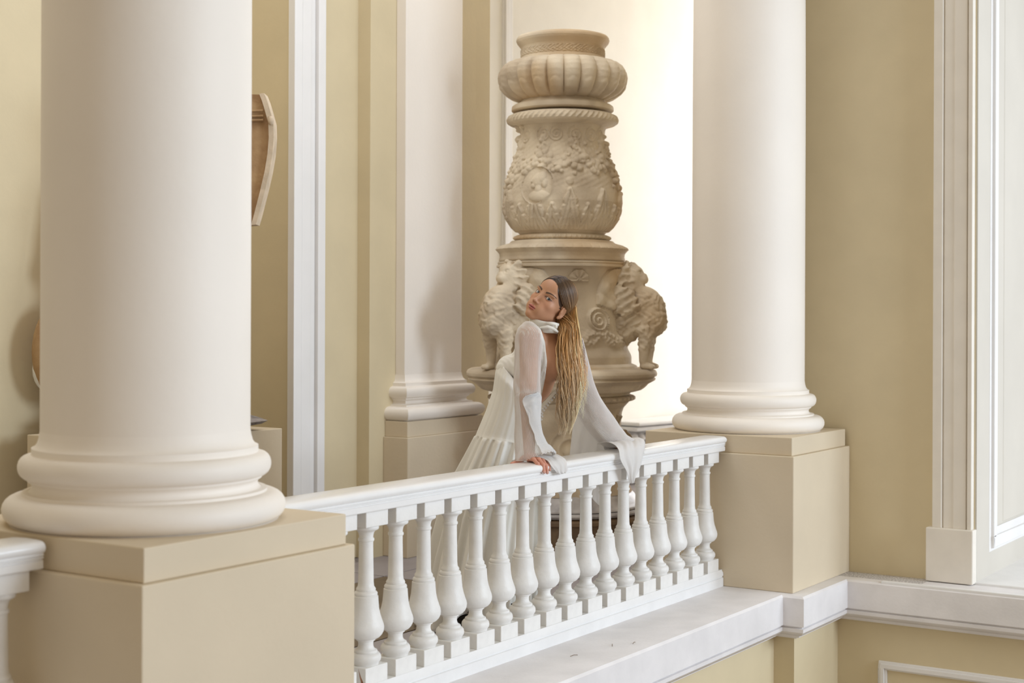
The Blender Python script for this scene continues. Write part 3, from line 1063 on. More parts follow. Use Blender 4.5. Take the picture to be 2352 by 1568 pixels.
# left: swelling shield with a white chip; right: wing with pale thick rim
MB().sphere((0, 0, 0), (.15, .10, .235), 28, 18).build('shield', M['terracotta'], st, 180).location = loc(-.455, -.06, .385)
MB().sphere((0, 0, 0), (.085, .07, .11), 18, 12).build('white_chip', M['white'], st, 180).location = loc(-.50, -.085, .30)
outer = [(.515, 1.632), (.528, 1.60), (.545, 1.545), (.560, 1.49), (.562, 1.42), (.556, 1.34), (.543, 1.26), (.525, 1.18), (.505, 1.10), (.487, 1.03), (.478, 1.00)]
rim = [(a - .024, b - .003) for a, b in outer]
inner = [(.30, 1.63), (.30, 1.60), (.30, 1.54), (.30, 1.48), (.30, 1.42), (.31, 1.34), (.33, 1.26), (.36, 1.18), (.39, 1.10), (.42, 1.04), (.43, 1.0)]
q = MB()
q.loft([[loc(a, -.02, b), loc(a, .05, b), loc(c, .09, d), loc(c, -.05 + .02, d)] for (a, b), (c, d) in zip(rim, inner)])
q.build('wing', M['terracotta'], st, 40)
q = MB()
rg = []
for (a, b), (c, d) in zip(outer, rim):
    rg.append([loc(a, -.045, b), loc(a, .06, b), loc(c, .06, d), loc(c, -.045, d)])
q.loft(rg)
q.sphere(loc(.548, -.045, 1.50), (.015, .015, .022), 12, 8)
q.build('pale_wing_rim', M['paleedge'], st, 40)['label'] = 'pale broken edge of the wing'
q = MB()
for z in (1.545, 1.52, 1.50):
    q.tube([loc(.30, -.028, z + .006), loc(.42, -.034, z), loc(.51, -.036, z + .004)], .006, 6)
q.build('wing_bands', M['terracotta'], st, 60)
q = MB()
rr_ = random.Random(5)
vs = []
q.sphere((0.0, 0, .053), (.515, .31, .05), 26, 10)
o = q.build('rough_base', M['greyrock'], st, 60)
for v_ in o.data.vertices:
    v_.co *= 1 + rr_.uniform(-.05, .05)
o.rotation_euler = (0, 0, -math.pi / 2 + YAW)
# ------------------------------------------------------------------ the woman
# working frame: R = image right, F = away from the camera, U = height above the camera (a level frame, turned by YAW)
WO = (5.52, 3.72, 0.0)
woman = empty('person', WO, 'woman in a long ivory knit dress leaning back on the balustrade, looking over her shoulder', 'person')


def P(px, py, t):
    return np.array([(px - 1176.0 + .0038 * (py - 729)) / 3400.0 * t, t, (729.0 + .0038 * (px - 1176) - py) / 3400.0 * t])


def W2(V):
    V = np.asarray(V, float)
    return np.stack([V[..., 1] * CT + V[..., 0] * ST - WO[0], V[..., 1] * ST - V[..., 0] * CT - WO[1], V[..., 2] + CAM_Z - WO[2]], -1)


# ---- head frame
def rotz(x, y, a):
    return x * math.cos(a) + y * math.sin(a), -x * math.sin(a) + y * math.cos(a)


_yaw, _roll, _pit = math.radians(37), math.radians(35.5), math.radians(2)


def hv(v):
    """head-local (x her left, y face forward, z up) direction -> (R, F, U)"""
    x, y, z = v
    y, z = y * math.cos(_pit) - z * math.sin(_pit), y * math.sin(_pit) + z * math.cos(_pit)
    R, T = x * math.cos(_yaw) - y * math.sin(_yaw), x * math.sin(_yaw) + y * math.cos(_yaw)
    R, U = rotz(R, z, _roll)
    return np.array([R, -T, U])


HM = np.stack([hv((1, 0, 0)), hv((0, 1, 0)), hv((0, 0, 1))])     # rows: local axes in RFU
HO = P(1245, 676, 6.45) - HM[1] * 0.083
HS = 1.02


def H2(V):
    return np.asarray(V) * HS @ HM + HO


EC = [np.array([s * .0325, .0655, 0.0]) for s in (-1, 1)]


def head_sdf(p):
    q = p.copy()
    q[..., 0] = np.abs(q[..., 0])
    d = ell(q, (0, -.014, .036), (.0725, .092, .082))
    d = smin(d, ell(q, (0, .022, -.020), (.0585, .061, .078)), .03)
    d = smin(d, ell(q, (0, .030, -.066), (.0430, .046, .044)), .028)          # jaw
    d = smin(d, cap(q, (.046, -.004, -.058), (.010, .062, -.096), .014, .013), .022)   # jaw line
    d = smin(d, ell(q, (0, .070, -.097), (.017, .016, .015)), .014)            # chin
    d = smin(d, ell(q, (.040, .050, -.026), (.022, .020, .018)), .020)         # cheekbone
    d = smin(d, ell(q, (0, .060, .045), (.046, .022, .034)), .02)              # forehead
    d = smin(d, ell(q, (.030, .069, .019), (.024, .010, .007)), .012)          # brow
    d = smax(d, -ell(q, (.0335, .093, -.001), (.0185, .016, .0125)), .010)     # socket
    d = smin(d, ell(q, (.021, .0695, -.062), (.020, .015, .022)), .018)         # muzzle
    d = smin(d, ell(q, (.033, .034, -.058), (.018, .025, .026)), .024)          # cheek
    # eyelids round the eyeball
    ec = EC[1]
    lid = ell(q, ec, (.0146, .0140, .0138))
    op = ell(q, (ec[0] + .0005, ec[1] + .016, -.0002 + 0 * ec[2]), (.0133, .020, .0054))
    lid = np.maximum(lid, -op)
    lid = np.maximum(lid, -ell(q, ec, (.0117, .0117, .0117)))
    d = smin(np.maximum(d, -ell(q, ec, (.0135, .0135, .0135))), lid, .0035)
    # nose
    d = smin(d, cap(q, (0, .0770, .010), (0, .0970, -.035), .0056, .0070), .011)
    d = smin(d, ell(q, (0, .0995, -.0385), (.0078, .0078, .0066)), .006)
    d = smin(d, ell(q, (.0102, .0885, -.0405), (.0058, .0090, .0060)), .006)
    d = smax(d, -ell(q, (.0056, .0945, -.0468), (.0032, .0046, .0028)), .003)
    # lips
    d = smin(d, ell(q, (0, .0855, -.0648), (.0195, .0085, .0046)), .004)
    d = smin(d, ell(q, (.0055, .0880, -.0637), (.0075, .0080, .0048)), .004)
    d = smin(d, ell(q, (0, .0850, -.0730), (.0165, .0086, .0054)), .004)
    d = smax(d, -ell(q, (0, .0965, -.0688), (.0235, .0100, .0008)), .0022)
    # ear
    ce, se = math.cos(.25), math.sin(.25)
    rot = [[1, 0, 0], [0, ce, se], [0, -se, ce]]
    ear = ell(q, (.0745, -.016, -.010), (.0075, .0175, .0310), rot)
    ear = smax(ear, -ell(q, (.0800, -.013, -.008), (.0055, .0115, .0215), rot), .004)
    ear = smin(ear, ell(q, (.0745, -.006, -.012), (.0050, .0050, .0075)), .004)
    ear = smin(ear, ell(q, (.0735, -.011, -.037), (.0050, .0085, .0085)), .004)
    d = smin(d, ear, .005)
    d = smin(d, cap(q, (0, -.030, -.050), (0, -.045, -.125), .052, .050), .02)
    return d


hvx, hf = surface_nets(head_sdf, (-.092, -.118, -.150), (.092, .124, .130), .0016)
# own colours: skin, lips, brows, lashes, scalp hair, and some painted shade
SK = np.array([0.50, 0.262, 0.152])
col = np.tile(SK, (len(hvx), 1))
x, y, z = hvx.T
ax_ = np.abs(x)
blush = np.exp(-(((ax_ - .044) / .018) ** 2 + ((z + .030) / .020) ** 2)) * (y > .01)
col = col * (1 - .30 * blush[:, None]) + np.array([.62, .27, .19]) * (.30 * blush[:, None])
nt_ = np.exp(-((x / .012) ** 2 + ((z + .036) / .010) ** 2)) * (y > .09)
col = col * (1 - .25 * nt_[:, None]) + np.array([.62, .27, .20]) * (.25 * nt_[:, None])
fr_ = smooth_noise(hvx.astype(np.float32), 3, 420, 1.0)
col = col * (1 - .10 * np.clip(fr_ - .35, 0, .5)[:, None] * (np.abs(z + .02) < .03)[:, None])


def paint(mask, c):
    global col
    m_ = np.clip(mask, 0, 1)[:, None]
    col = col * (1 - m_) + np.array(c) * m_


def sst(v, e0, e1):
    t_ = np.clip((v - e0) / (e1 - e0), 0, 1)
    return t_ * t_ * (3 - 2 * t_)


fy = (y > .068)
paint(sst(((ax_ / .0215) ** 2 + ((z + .0655) / .0062) ** 2), 1.15, .75) * fy * (z > -.0692), (.42, .130, .105))
paint(sst(((ax_ / .0180) ** 2 + ((z + .0730) / .0072) ** 2), 1.15, .75) * fy * (z <= -.0680), (.47, .155, .125))
paint(.9 * np.exp(-((z + .0688) / .0010) ** 2) * sst(ax_, .0225, .0190) * (y > .066), (.16, .045, .040))  # shade painted into the crease between the lips
o_ = ((ax_ - .033) / .0133) ** 2 + (z / .0054) ** 2
paint(.45 * sst(o_, 6.0, 2.0) * (y > .05) * (z > -.001) * (z < .013), (.34, .165, .105))
paint(.30 * sst(o_, 5.0, 2.0) * (y > .05) * (z <= -.001), (.44, .20, .15))
lid_ = np.exp(-((np.sqrt(o_) - 1.06) / .17) ** 2) * (y > .052)
paint(.97 * np.exp(-((np.sqrt(o_) - 1.10) / .20) ** 2) * (y > .052) * sst(z, -.0005, .0012), (.030, .017, .013))
paint(.75 * lid_ * (z <= 0.0), (.13, .06, .042))
t = np.clip((ax_ - .0125) / .0440, 0, 1)
bz = .0158 + .0082 * np.sin(t * 2.2)
bw = .0043 * (1 - .62 * t ** 1.5)
hairs = 1.0
paint(.93 * hairs * sst(np.abs(z - bz), bw + .0011, bw - .0012) * sst(ax_, .0105, .0145) * sst(ax_, .0575, .0520) * (y > .025), (.055, .030, .020))
paint(.85 * sst(((ax_ - .0057) / .0032) ** 2 + ((z + .0468) / .0021) ** 2, 1.3, .7) * (y > .090), (.16, .055, .04))  # shade painted into the nostril hollows
paint(.35 * sst(((ax_ - .0185) / .005) ** 2 + ((z + .038) / .010) ** 2, 1.2, .3) * (y > .060), (.46, .20, .135))
HAIRD = np.array([.050, .027, .016])
hl = .0770 - .22 * np.clip(ax_ - .012, 0, 1) - 14.0 * np.clip(ax_ - .022, 0, 1) ** 1.75
scalp = np.maximum(sst(z - hl, -.002, .003) * (y > -.005), np.maximum(sst(y, .020, .008) * (z > -.004 + .0 * y) * (ax_ < .0775), sst(y, -.030, -.036)))
ear_m = (ax_ > .0685) & (z < .026) & (y > -.042) & (y < .006)
paint(scalp * (~ear_m), HAIRD)

# ---- torso, neck and arms (one surface), in RFU
SHL, SHR = P(1216, 773, 6.42), P(1312, 792, 6.72)
ELL_, ELR = P(1213, 918, 6.31), P(1366, 945, 6.86)
WRL, WRR = P(1216, 1043, 6.275), P(1424, 1024, 6.93)
NB = P(1258, 772, 6.57)
SKULL = H2(np.array([[0, -.030, -.055]]))[0]
p5 = 6.58 / 3400


def body_sdf(p):
    d = ell(p, P(1246, 815, 6.575), (.118, .125, .108))
    d = smin(d, ell(p, P(1222, 872, 6.59), (.098, .112, .110)), .05)
    d = smin(d, ell(p, P(1190, 945, 6.62), (.088, .098, .105)), .05)
    d = smin(d, ell(p, P(1168, 1035, 6.68), (.125, .125, .130)), .06)
    d = smin(d, ell(p, P(1170, 848, 6.60), (.050, .055, .055)), .03)
    d = smin(d, ell(p, P(1190, 845, 6.73), (.052, .055, .055)), .03)
    d = smin(d, cap(p, SHL, NB, .040, .040), .04)
    d = smin(d, cap(p, SHR, NB, .040, .040), .04)
    d = smin(d, cap(p, NB, SKULL, .056, .050), .03)
    d = smin(d, cap(p, SHL, ELL_, .044, .036), .03)
    d = smin(d, cap(p, ELL_, WRL, .036, .024), .012)
    d = smin(d, cap(p, SHR, ELR, .044, .036), .03)
    d = smin(d, cap(p, ELR, WRR, .036, .024), .012)
    # shoulder blade and spine furrow
    d = smin(d, ell(p, P(1276, 835, 6.50), (.05, .05, .07)), .04)
    for a, b in ((P(1172, 1070, 6.62), P(1120, 1330, 6.60)), (P(1172, 1070, 6.74), P(1110, 1330, 6.76))):
        d = smin(d, cap(p, a, b, .085, .045), .05)
    return d


lo3 = np.array([-.16, 6.15, -1.22])
hi3 = np.array([.56, 7.05, .02])
bv, bf = surface_nets(body_sdf, lo3, hi3, .0085)


# ---- hands
def chain(p, pts, r0, r1, k):
    d = None
    n = len(pts) - 1
    for i in range(n):
        a = cap(p, pts[i], pts[i + 1], r0 + (r1 - r0) * i / n, r0 + (r1 - r0) * (i + 1) / n)
        d = a if d is None else smin(d, a, k)
    return d


def LP(px, py, t):
    return P(px, py, t)


FL = [  # four fingers of the near hand: knuckle, first joint, second joint, tip (over the rail)
    [LP(1214, 1054, 6.235), LP(1226, 1055, 6.190), LP(1235, 1065, 6.155), LP(1239, 1076, 6.145)],
    [LP(1224, 1053, 6.245), LP(1238, 1055, 6.195), LP(1247, 1067, 6.160), LP(1250, 1084, 6.148)],
    [LP(1233, 1053, 6.262), LP(1247, 1057, 6.210), LP(1254, 1069, 6.175), LP(1257, 1085, 6.163)],
    [LP(1241, 1054, 6.285), LP(1253, 1058, 6.240), LP(1260, 1069, 6.200), LP(1263, 1079, 6.190)]]
TH = [LP(1206, 1050, 6.29), LP(1194, 1058, 6.262), LP(1185, 1063, 6.240), LP(1176, 1065, 6.222)]


def handL(p):
    d = cap(p, WRL, LP(1222, 1052, 6.27), .023, .022)
    pal = [cap(p, LP(1216, 1049, 6.275), f[0], .013, .0105) for f in FL]
    for q in pal:
        d = smin(d, q, .012)
    for f, r in zip(FL, (.0088, .0092, .0088, .0076)):
        d = smin(d, chain(p, f, r + .0006, r - .0018, .004), .004)
        for j in (1, 2):
            d = smin(d, ell(p, f[j], (r, r, r)), .003)
    d = smin(d, chain(p, TH, .0125, .0085, .004), .007)
    return d


def handR(p):
    d = cap(p, WRR, P(1432, 1023, 6.925), .023, .021)
    for i in range(4):
        a = P(1436 + 4 * i, 1025 - 1.5 * i, 6.905 + .022 * i)
        b = P(1443 + 4 * i, 1027 - 1 * i, 6.86 + .022 * i)
        c = P(1447 + 4 * i, 1035 - 1 * i, 6.835 + .022 * i)
        e = P(1449 + 4 * i, 1046 - 1 * i, 6.828 + .022 * i)
        d = smin(d, cap(p, P(1431, 1023, 6.93), a, .013, .0105), .012)
        d = smin(d, chain(p, [a, b, c, e], .009, .007, .004), .004)
    d = smin(d, chain(p, [P(1428, 1026, 6.94), P(1427, 1034, 6.90), P(1426, 1038, 6.88)], .012, .0085, .004), .007)
    return d


hLv, hLf = surface_nets(handL, LP(1160, 1105, 6.1) - np.array([0, 0, 0]), LP(1285, 1025, 6.34), .0026)
hRv, hRf = surface_nets(handR, P(1420, 1060, 6.79), P(1510, 1005, 7.02), .004)
HC = np.array([0.60, 0.275, 0.195])
hcol = np.tile(HC, (len(hLv), 1))
nails = np.zeros(len(hLv), bool)
for f in FL:
    nails |= (np.linalg.norm(hLv - (f[3] + np.array([-.001, -.006, -.001])), axis=1) < .0062)
hcol[nails] = (.62, .36, .30)
Vs = [H2(hvx), bv, hLv, hRv]
Fs, off = [], 0
for V_, F_ in zip(Vs, (hf, bf, hLf, hRf)):
    Fs.append(F_ + off)
    off += len(V_)
BV = np.concatenate(Vs)
BF = np.concatenate(Fs)
bc = np.concatenate([col, np.tile(np.array([0.53, 0.275, 0.158]), (len(bv), 1)), hcol, np.tile(HC, (len(hRv), 1))])
arr_mesh('body', W2(BV), BF, M['skin'], woman, 180, bc)

# ---- eyes
gaze = np.array([math.sin(_yaw), math.cos(_yaw), -math.sin(_pit) * .6])
gaze /= np.linalg.norm(gaze)
for e in (0, 1):
    q = MB().sphere((0, 0, 0), .0119, 40, 32)
    V_ = np.array(q.v)
    ca = V_ @ gaze / .0119
    c_ = np.tile(np.array([.62, .60, .58]), (len(V_), 1))
    c_[ca > math.cos(.53)] = (.035, .055, .075)
    c_[ca > math.cos(.46)] = (.07, .115, .155)
    c_[ca > math.cos(.24)] = (.006, .006, .008)
    d_ = np.array([.62, .78, .0])
    V2 = H2(V_ + np.array([EC[e][0], EC[e][1], EC[e][2]]))
    me = bpy.data.meshes.new('eye')
    me.from_pydata(W2(V2).tolist(), [], q.f)
    at = me.color_attributes.new('Col', 'FLOAT_COLOR', 'POINT')
    c4 = np.ones((len(V_), 4), np.float32)
    c4[:, :3] = c_
    at.data.foreach_set('color', c4.ravel())
    link('eye', me, M['eye'], woman, 180)

# ---- bodice: the torso surface let out a little, with a deep open V at the back
poly = np.array([(1240, 748), (1252, 785), (1257, 830), (1253, 868), (1245, 905), (1233, 944), (1243, 948), (1262, 922), (1285, 893), (1325, 860), (1335, 800), (1310, 765), (1282, 752), (1262, 750)], float)
POL = np.stack([(poly[:, 0] - 1176) / 3400 * 6.48, (729 - poly[:, 1]) / 3400 * 6.48], -1).astype(np.float32)


def poly_sd(X, Y, V):
    d = np.full(X.shape, 1e9, np.float32)
    s = np.ones(X.shape, np.float32)
    n = len(V)
    for i in range(n):
        a, b = V[i], V[i - 1]
        ex, ey = b[0] - a[0], b[1] - a[1]
        wx, wy = X - a[0], Y - a[1]
        h = np.clip((wx * ex + wy * ey) / (ex * ex + ey * ey), 0, 1)
        d = np.minimum(d, (wx - ex * h) ** 2 + (wy - ey * h) ** 2)
        c1, c2, c3 = Y >= a[1], Y < b[1], ex * wy > ey * wx
        fl_ = (c1 & c2 & c3) | (~c1 & ~c2 & ~c3)
        s = np.where(fl_, -s, s)
    return s * np.sqrt(d)


def bodice_sdf(p):
    d = ell(p, P(1246, 815, 6.575), (.118, .125, .108))
    d = smin(d, ell(p, P(1222, 872, 6.59), (.098, .112, .110)), .05)
    d = smin(d, ell(p, P(1190, 945, 6.62), (.088, .098, .105)), .05)
    d = smin(d, ell(p, P(1168, 1035, 6.68), (.125, .125, .130)), .06)
    d = smin(d, ell(p, P(1170, 848, 6.60), (.050, .055, .055)), .03)
    d = smin(d, ell(p, P(1190, 845, 6.73), (.052, .055, .055)), .03)
    d = smin(d, cap(p, SHL, NB, .040, .042), .04)
    d = smin(d, cap(p, SHR, NB, .040, .042), .04)
    d = smin(d, ell(p, P(1276, 835, 6.50), (.05, .05, .07)), .04)
    d = smin(d, ell(p, P(1174, 898, 6.61), (.062, .070, .060)), .04)
    d = d - .009 + .05 * np.clip((P(1190, 858, 6.6)[2] - p[..., 2]) / .10, 0, 1) * np.clip((P(1222, 900, 6.6)[0] - p[..., 0]) / .03, 0, 1)
    d = d - .0015 * np.sin((p[..., 0] * .8 + p[..., 1] * .6) * 520)
    sc = 6.48 / p[..., 1]
    pd = poly_sd(p[..., 0] * sc, p[..., 2] * sc, POL)
    d = np.maximum(d, np.where(p[..., 1] < 6.66, -pd, -1))
    d = np.maximum(d, p[..., 2] - (P(1250, 742, 6.57)[2] + .0))
    d = np.maximum(d, P(1190, 985, 6.6)[2] - p[..., 2])
    return d


dv, df = surface_nets(bodice_sdf, (-.12, 6.30, -.56), (.36, 6.92, .0), .0052)
bod = arr_mesh('bodice', W2(dv), df, M['knit'], woman, 180)

# ---- skirt
SK_ = [((1146, 828), (1230, 926), 6.61, .100), ((1138, 852), (1234, 940), 6.612, .128), ((1132, 895), (1239, 960), 6.615, .132), ((1116, 943), (1243, 983), 6.625, .140), ((1095, 992), (1245, 1012), 6.64, .152),
       ((1092, 1000), (1246, 1020), 6.64, .158), ((1072, 1042), (1248, 1052), 6.65, .172), ((1049, 1088), (1250, 1094), 6.66, .190), ((1016, 1180), (1248, 1190), 6.67, .215),
       ((994, 1270), (1246, 1280), 6.68, .240), ((978, 1350), (1243, 1360), 6.69, .258), ((968, 1432), (1240, 1436), 6.70, .268)]
NP = 420
ph = 2 * np.pi * np.arange(NP) / NP
rings = []
kk = np.linspace(0, len(SK_) - 1, 67)
for q in kk:
    i = min(int(q), len(SK_) - 2)
    f = q - i
    L = np.array(SK_[i][0]) * (1 - f) + np.array(SK_[i + 1][0]) * f
    Rr = np.array(SK_[i][1]) * (1 - f) + np.array(SK_[i + 1][1]) * f
    tt = SK_[i][2] * (1 - f) + SK_[i + 1][2] * f
    b = SK_[i][3] * (1 - f) + SK_[i + 1][3] * f
    a, c = P(*L, tt), P(*Rr, tt)
    ce, ha = (a + c) / 2, (c - a) / 2
    q_ = q - 1
    tier = np.clip((q_ - 3.6) / 6, 0, 1)
    amp = 0.002 + .020 * tier + (.005 if q_ > 3.9 else 0)
    ple = 1 + (amp / .2) * (np.sin(ph * 23 + 1.6 * np.sin(ph * 3) + .7 * q * .2) * .6 + .55 * np.sin(ph * 11 + 1.2 + .25 * q) + .25 * np.sin(ph * 41 + q * .3))
    rg = ce + ple[:, None] * (np.cos(ph)[:, None] * ha + np.sin(ph)[:, None] * np.array([0, b, 0]))
    if q_ > 8.5:
        lift = .115 * np.exp(-((wrapd(ph - math.radians(262))) / .30) ** 2) * (q_ - 8.5) / 1.5
        rg[:, 2] += lift
        rg[:, 2] += .006 * np.sin(ph * 46) * (q_ - 8.5) / 1.5
    rings.append(rg)
rings = np.array(rings)
SV = W2(rings.reshape(-1, 3))
SV[:, 2] = np.maximum(SV[:, 2], .004)
i, k = np.meshgrid(np.arange(len(kk) - 1), np.arange(NP), indexing='ij')
k2 = (k + 1) % NP
SF = np.stack([i * NP + k, (i + 1) * NP + k, (i + 1) * NP + k2, i * NP + k2], -1).reshape(-1, 4)
skt = arr_mesh('skirt', SV, SF, M['knit'], woman, 180)
md = skt.modifiers.new('thickness', 'SOLIDIFY')
md.thickness = .003

# ruffle along the side seam at the right
q = MB()
rows = []
for j in range(26):
    py = 1150 + j * 8.2
    w = .030 + .02 * math.sin(j * .35)
    a = P(1240, py, 6.56)
    rows.append([tuple(a), tuple(a + np.array([w * .5, -.012 * math.sin(j * 1.6), .006])), tuple(a + np.array([w, .014 * math.sin(j * 1.6 + .8), .014 * math.sin(j * 1.1)]))])
q.loft([[tuple(W2(np.array(p))) for p in r] for r in rows], closed=False)
o = q.build('ruffle', M['knit'], woman, 180)
o.modifiers.new('thickness', 'SOLIDIFY').thickness = .002


# ---- sleeves
def sleeve(name, st_, nseg=480, rib=84, amp=.0011, m='sheer', sub=9):
    """st_: list of (px, py, t, half width px across, depth radius m, tilt of the ring)"""
    n = len(st_)
    C = np.array([P(*s[:3]) for s in st_])
    rad = np.array([s[3] / 3400 * s[2] for s in st_])
    dep = np.array([s[4] for s in st_])
    q = np.linspace(0, n - 1, (n - 1) * sub + 1)
    Ci = np.stack([np.interp(q, range(n), C[:, j]) for j in range(3)], -1)
    for _ in range(3):
        Ci[1:-1] = (Ci[:-2] + 2 * Ci[1:-1] + Ci[2:]) / 4
    ra, de = np.interp(q, range(n), rad), np.interp(q, range(n), dep)
    for _ in range(3):
        ra[1:-1] = (ra[:-2] + 2 * ra[1:-1] + ra[2:]) / 4
    T = np.gradient(Ci, axis=0)
    T /= np.linalg.norm(T, axis=1)[:, None]
    Fv = np.array([0, 1.0, 0])
    A = np.cross(T, Fv)
    A /= np.linalg.norm(A, axis=1)[:, None]
    B = np.cross(A, T)
    ph = 2 * np.pi * np.arange(nseg) / nseg
    rr = 1 + (amp / .05) * np.sin(rib * ph)[None, :] + .05 * np.sin(3 * ph + 1.0)[None, :] * np.sin(q * 1.7)[:, None] + .03 * np.sin(7 * ph)[None, :] * np.sin(q * 2.3 + 1)[:, None]
    V = Ci[:, None, :] + rr[..., None] * (np.cos(ph)[None, :, None] * (A * ra[:, None])[:, None, :] + np.sin(ph)[None, :, None] * (B * de[:, None])[:, None, :])
    i, k = np.meshgrid(np.arange(len(q) - 1), np.arange(nseg), indexing='ij')
    k2 = (k + 1) % nseg
    Fq = np.stack([i * nseg + k, i * nseg + k2, (i + 1) * nseg + k2, (i + 1) * nseg + k], -1).reshape(-1, 4)
    return V, Fq


RAIL_TOP = 0.7775 - CAM_Z


def drape(V, clear=.006, front=.086):
    """keep cloth on top of the rail instead of inside it"""
    w = W2(V)
    vv = w[..., 1] + WO[1]
    zz = w[..., 2]
    ins = (np.abs(vv - 3.326) < .083) & (zz < .7775 + clear) & (zz > .70)
    w[..., 2] = np.where(ins & (np.abs(vv - 3.326) < .060), .7775 + clear, zz)
    side = ins & (np.abs(vv - 3.326) >= .060)
    w[..., 1] = np.where(side, 3.326 + np.sign(vv - 3.326) * front - WO[1], w[..., 1])
    return w


V, Fq = sleeve('sleeve', [(1226, 744, 6.43, 2, .004), (1225, 746, 6.43, 13, .030), (1221, 752, 6.425, 22, .048), (1217, 763, 6.42, 28, .057), (1213, 782, 6.412, 31, .060), (1211, 830, 6.39, 30, .058), (1211, 870, 6.36, 30, .062), (1211, 892, 6.345, 30, .066), (1211, 912, 6.332, 30, .062)])
w = W2(V)
arr_mesh('sleeve', w.reshape(-1, 3), Fq, M['sheer'], woman, 180)
V, Fq = sleeve('sleeve', [(1210, 902, 6.335, 26, .050), (1211, 912, 6.328, 31, .060), (1212, 960, 6.30, 28, .055), (1215, 1000, 6.29, 32, .058), (1220, 1030, 6.275, 38, .062), (1226, 1050, 6.262, 47, .066), (1230, 1060, 6.255, 50, .066)])
# scalloped cuff edge
e = np.linspace(0, 1, V.shape[0])[:, None]
a_ = 2 * np.pi * np.arange(V.shape[1]) / V.shape[1]
V[..., 2] += (.006 * np.abs(np.sin(16 * a_)))[None, :] * np.clip((e - .9) / .1, 0, 1)
w = drape(V)
sl2 = arr_mesh('lower_sleeve', w.reshape(-1, 3), Fq, M['sheer'], woman, 180)
# doubled, turned-back layer on the outer side of the fore sleeve
cen = V.mean(1, keepdims=True)
Vd = cen + (V - cen) * 1.035
px_ = Vd[..., 0] / Vd[..., 1] * 3400 + 1176
py_ = 729 - Vd[..., 2] / Vd[..., 1] * 3400
rows_ = []
nc = Vd.shape[1]
for r_ in range(Vd.shape[0]):
    pxr, pyr, Fr = px_[r_], py_[r_], Vd[r_, :, 1]
    i0 = int(np.argmax(pxr))
    stp = 1 if Fr[(i0 + 12) % nc] < Fr[(i0 - 12) % nc] else -1
    ids = [(i0 + stp * q_) % nc for q_ in range(-30, nc // 2)]
    ex = np.interp(pyr[ids], [898, 904, 910, 918, 940, 980, 1020, 1050, 1075], [1242, 1226, 1203, 1199, 1208, 1221, 1235, 1250, 1264]) + 1.2 * np.sin(pyr[ids] * .16)
    cut = next((q_ for q_ in range(30, len(ids)) if pxr[ids[q_]] < ex[q_]), len(ids) - 1)
    a0, a1 = pxr[ids[cut - 1]] - ex[cut - 1], ex[cut] - pxr[ids[cut]]
    fe = cut - 1 + (a0 / (a0 + a1) if a0 + a1 > 1e-9 else 0)
    qs = np.linspace(0, max(fe, 31), 60)
    P_ = Vd[r_, ids]
    pr2 = np.stack([np.interp(qs, range(len(ids)), P_[:, c]) for c in range(3)], -1)
    pr2[:, 1] -= .006 * np.linspace(0, 1, 60) ** 8
    rows_.append(pr2)
rows_ = np.array(rows_)
wd = drape(rows_, .008)
i, k = np.meshgrid(np.arange(len(rows_) - 1), np.arange(59), indexing='ij')
Ff = np.stack([i * 60 + k, i * 60 + k + 1, (i + 1) * 60 + k + 1, (i + 1) * 60 + k], -1).reshape(-1, 4)
o = arr_mesh('sleeve_fold', wd.reshape(-1, 3), Ff, M['sheer2'], woman, 180)
o.modifiers.new('thickness', 'SOLIDIFY').thickness = .0025

# far (image right) sleeve: arm tube, drape over the rail and hanging tail behind it
V, Fq = sleeve('sleeve', [(1314, 782, 6.72, 24, .05), (1320, 820, 6.745, 27, .055), (1334, 880, 6.80, 29, .06), (1350, 925, 6.84, 32, .062), (1371, 962, 6.875, 33, .062), (1397, 996, 6.91, 31, .058), (1424, 1018, 6.93, 26, .052), (1448, 1029, 6.935, 22, .046), (1470, 1034, 6.93, 17, .040)], rib=80)
w = drape(V)
arr_mesh('sleeve', w.reshape(-1, 3), Fq, M['sheer2'], woman, 180)


def sheet(name, rows, m, n=48, mm=24, thick=.002, wob=.006, dr=False, seed=0):
    rows = np.array([[P(*p) for p in r] for r in rows])
    a, b = rows.shape[:2]
    q1, q2 = np.linspace(0, a - 1, n), np.linspace(0, b - 1, mm)
    t1 = np.stack([np.stack([np.interp(q1, range(a), rows[:, j, c]) for c in range(3)], -1) for j in range(b)], 1)
    t2 = np.stack([np.stack([np.interp(q2, range(b), t1[i, :, c]) for c in range(3)], -1) for i in range(n)], 0)
    for _ in range(3):
        t2[1:-1] = (t2[:-2] + 2 * t2[1:-1] + t2[2:]) / 4
        t2[:, 1:-1] = (t2[:, :-2] + 2 * t2[:, 1:-1] + t2[:, 2:]) / 4
    s, e = np.meshgrid(np.linspace(0, 1, n), np.linspace(0, 1, mm), indexing='ij')
    t2[..., 1] += wob * (np.sin(e * 13 + 3 * s + seed) + .6 * np.sin(e * 29 + 5 * s + seed * 2))
    w = drape(t2, .036, .100) if dr else W2(t2)
    i, k = np.meshgrid(np.arange(n - 1), np.arange(mm - 1), indexing='ij')
    Fq = np.stack([i * mm + k, i * mm + k + 1, (i + 1) * mm + k + 1, (i + 1) * mm + k], -1).reshape(-1, 4)
    o = arr_mesh(name, w.reshape(-1, 3), Fq, m, woman, 180)
    o.modifiers.new('thickness', 'SOLIDIFY').thickness = thick
    return o


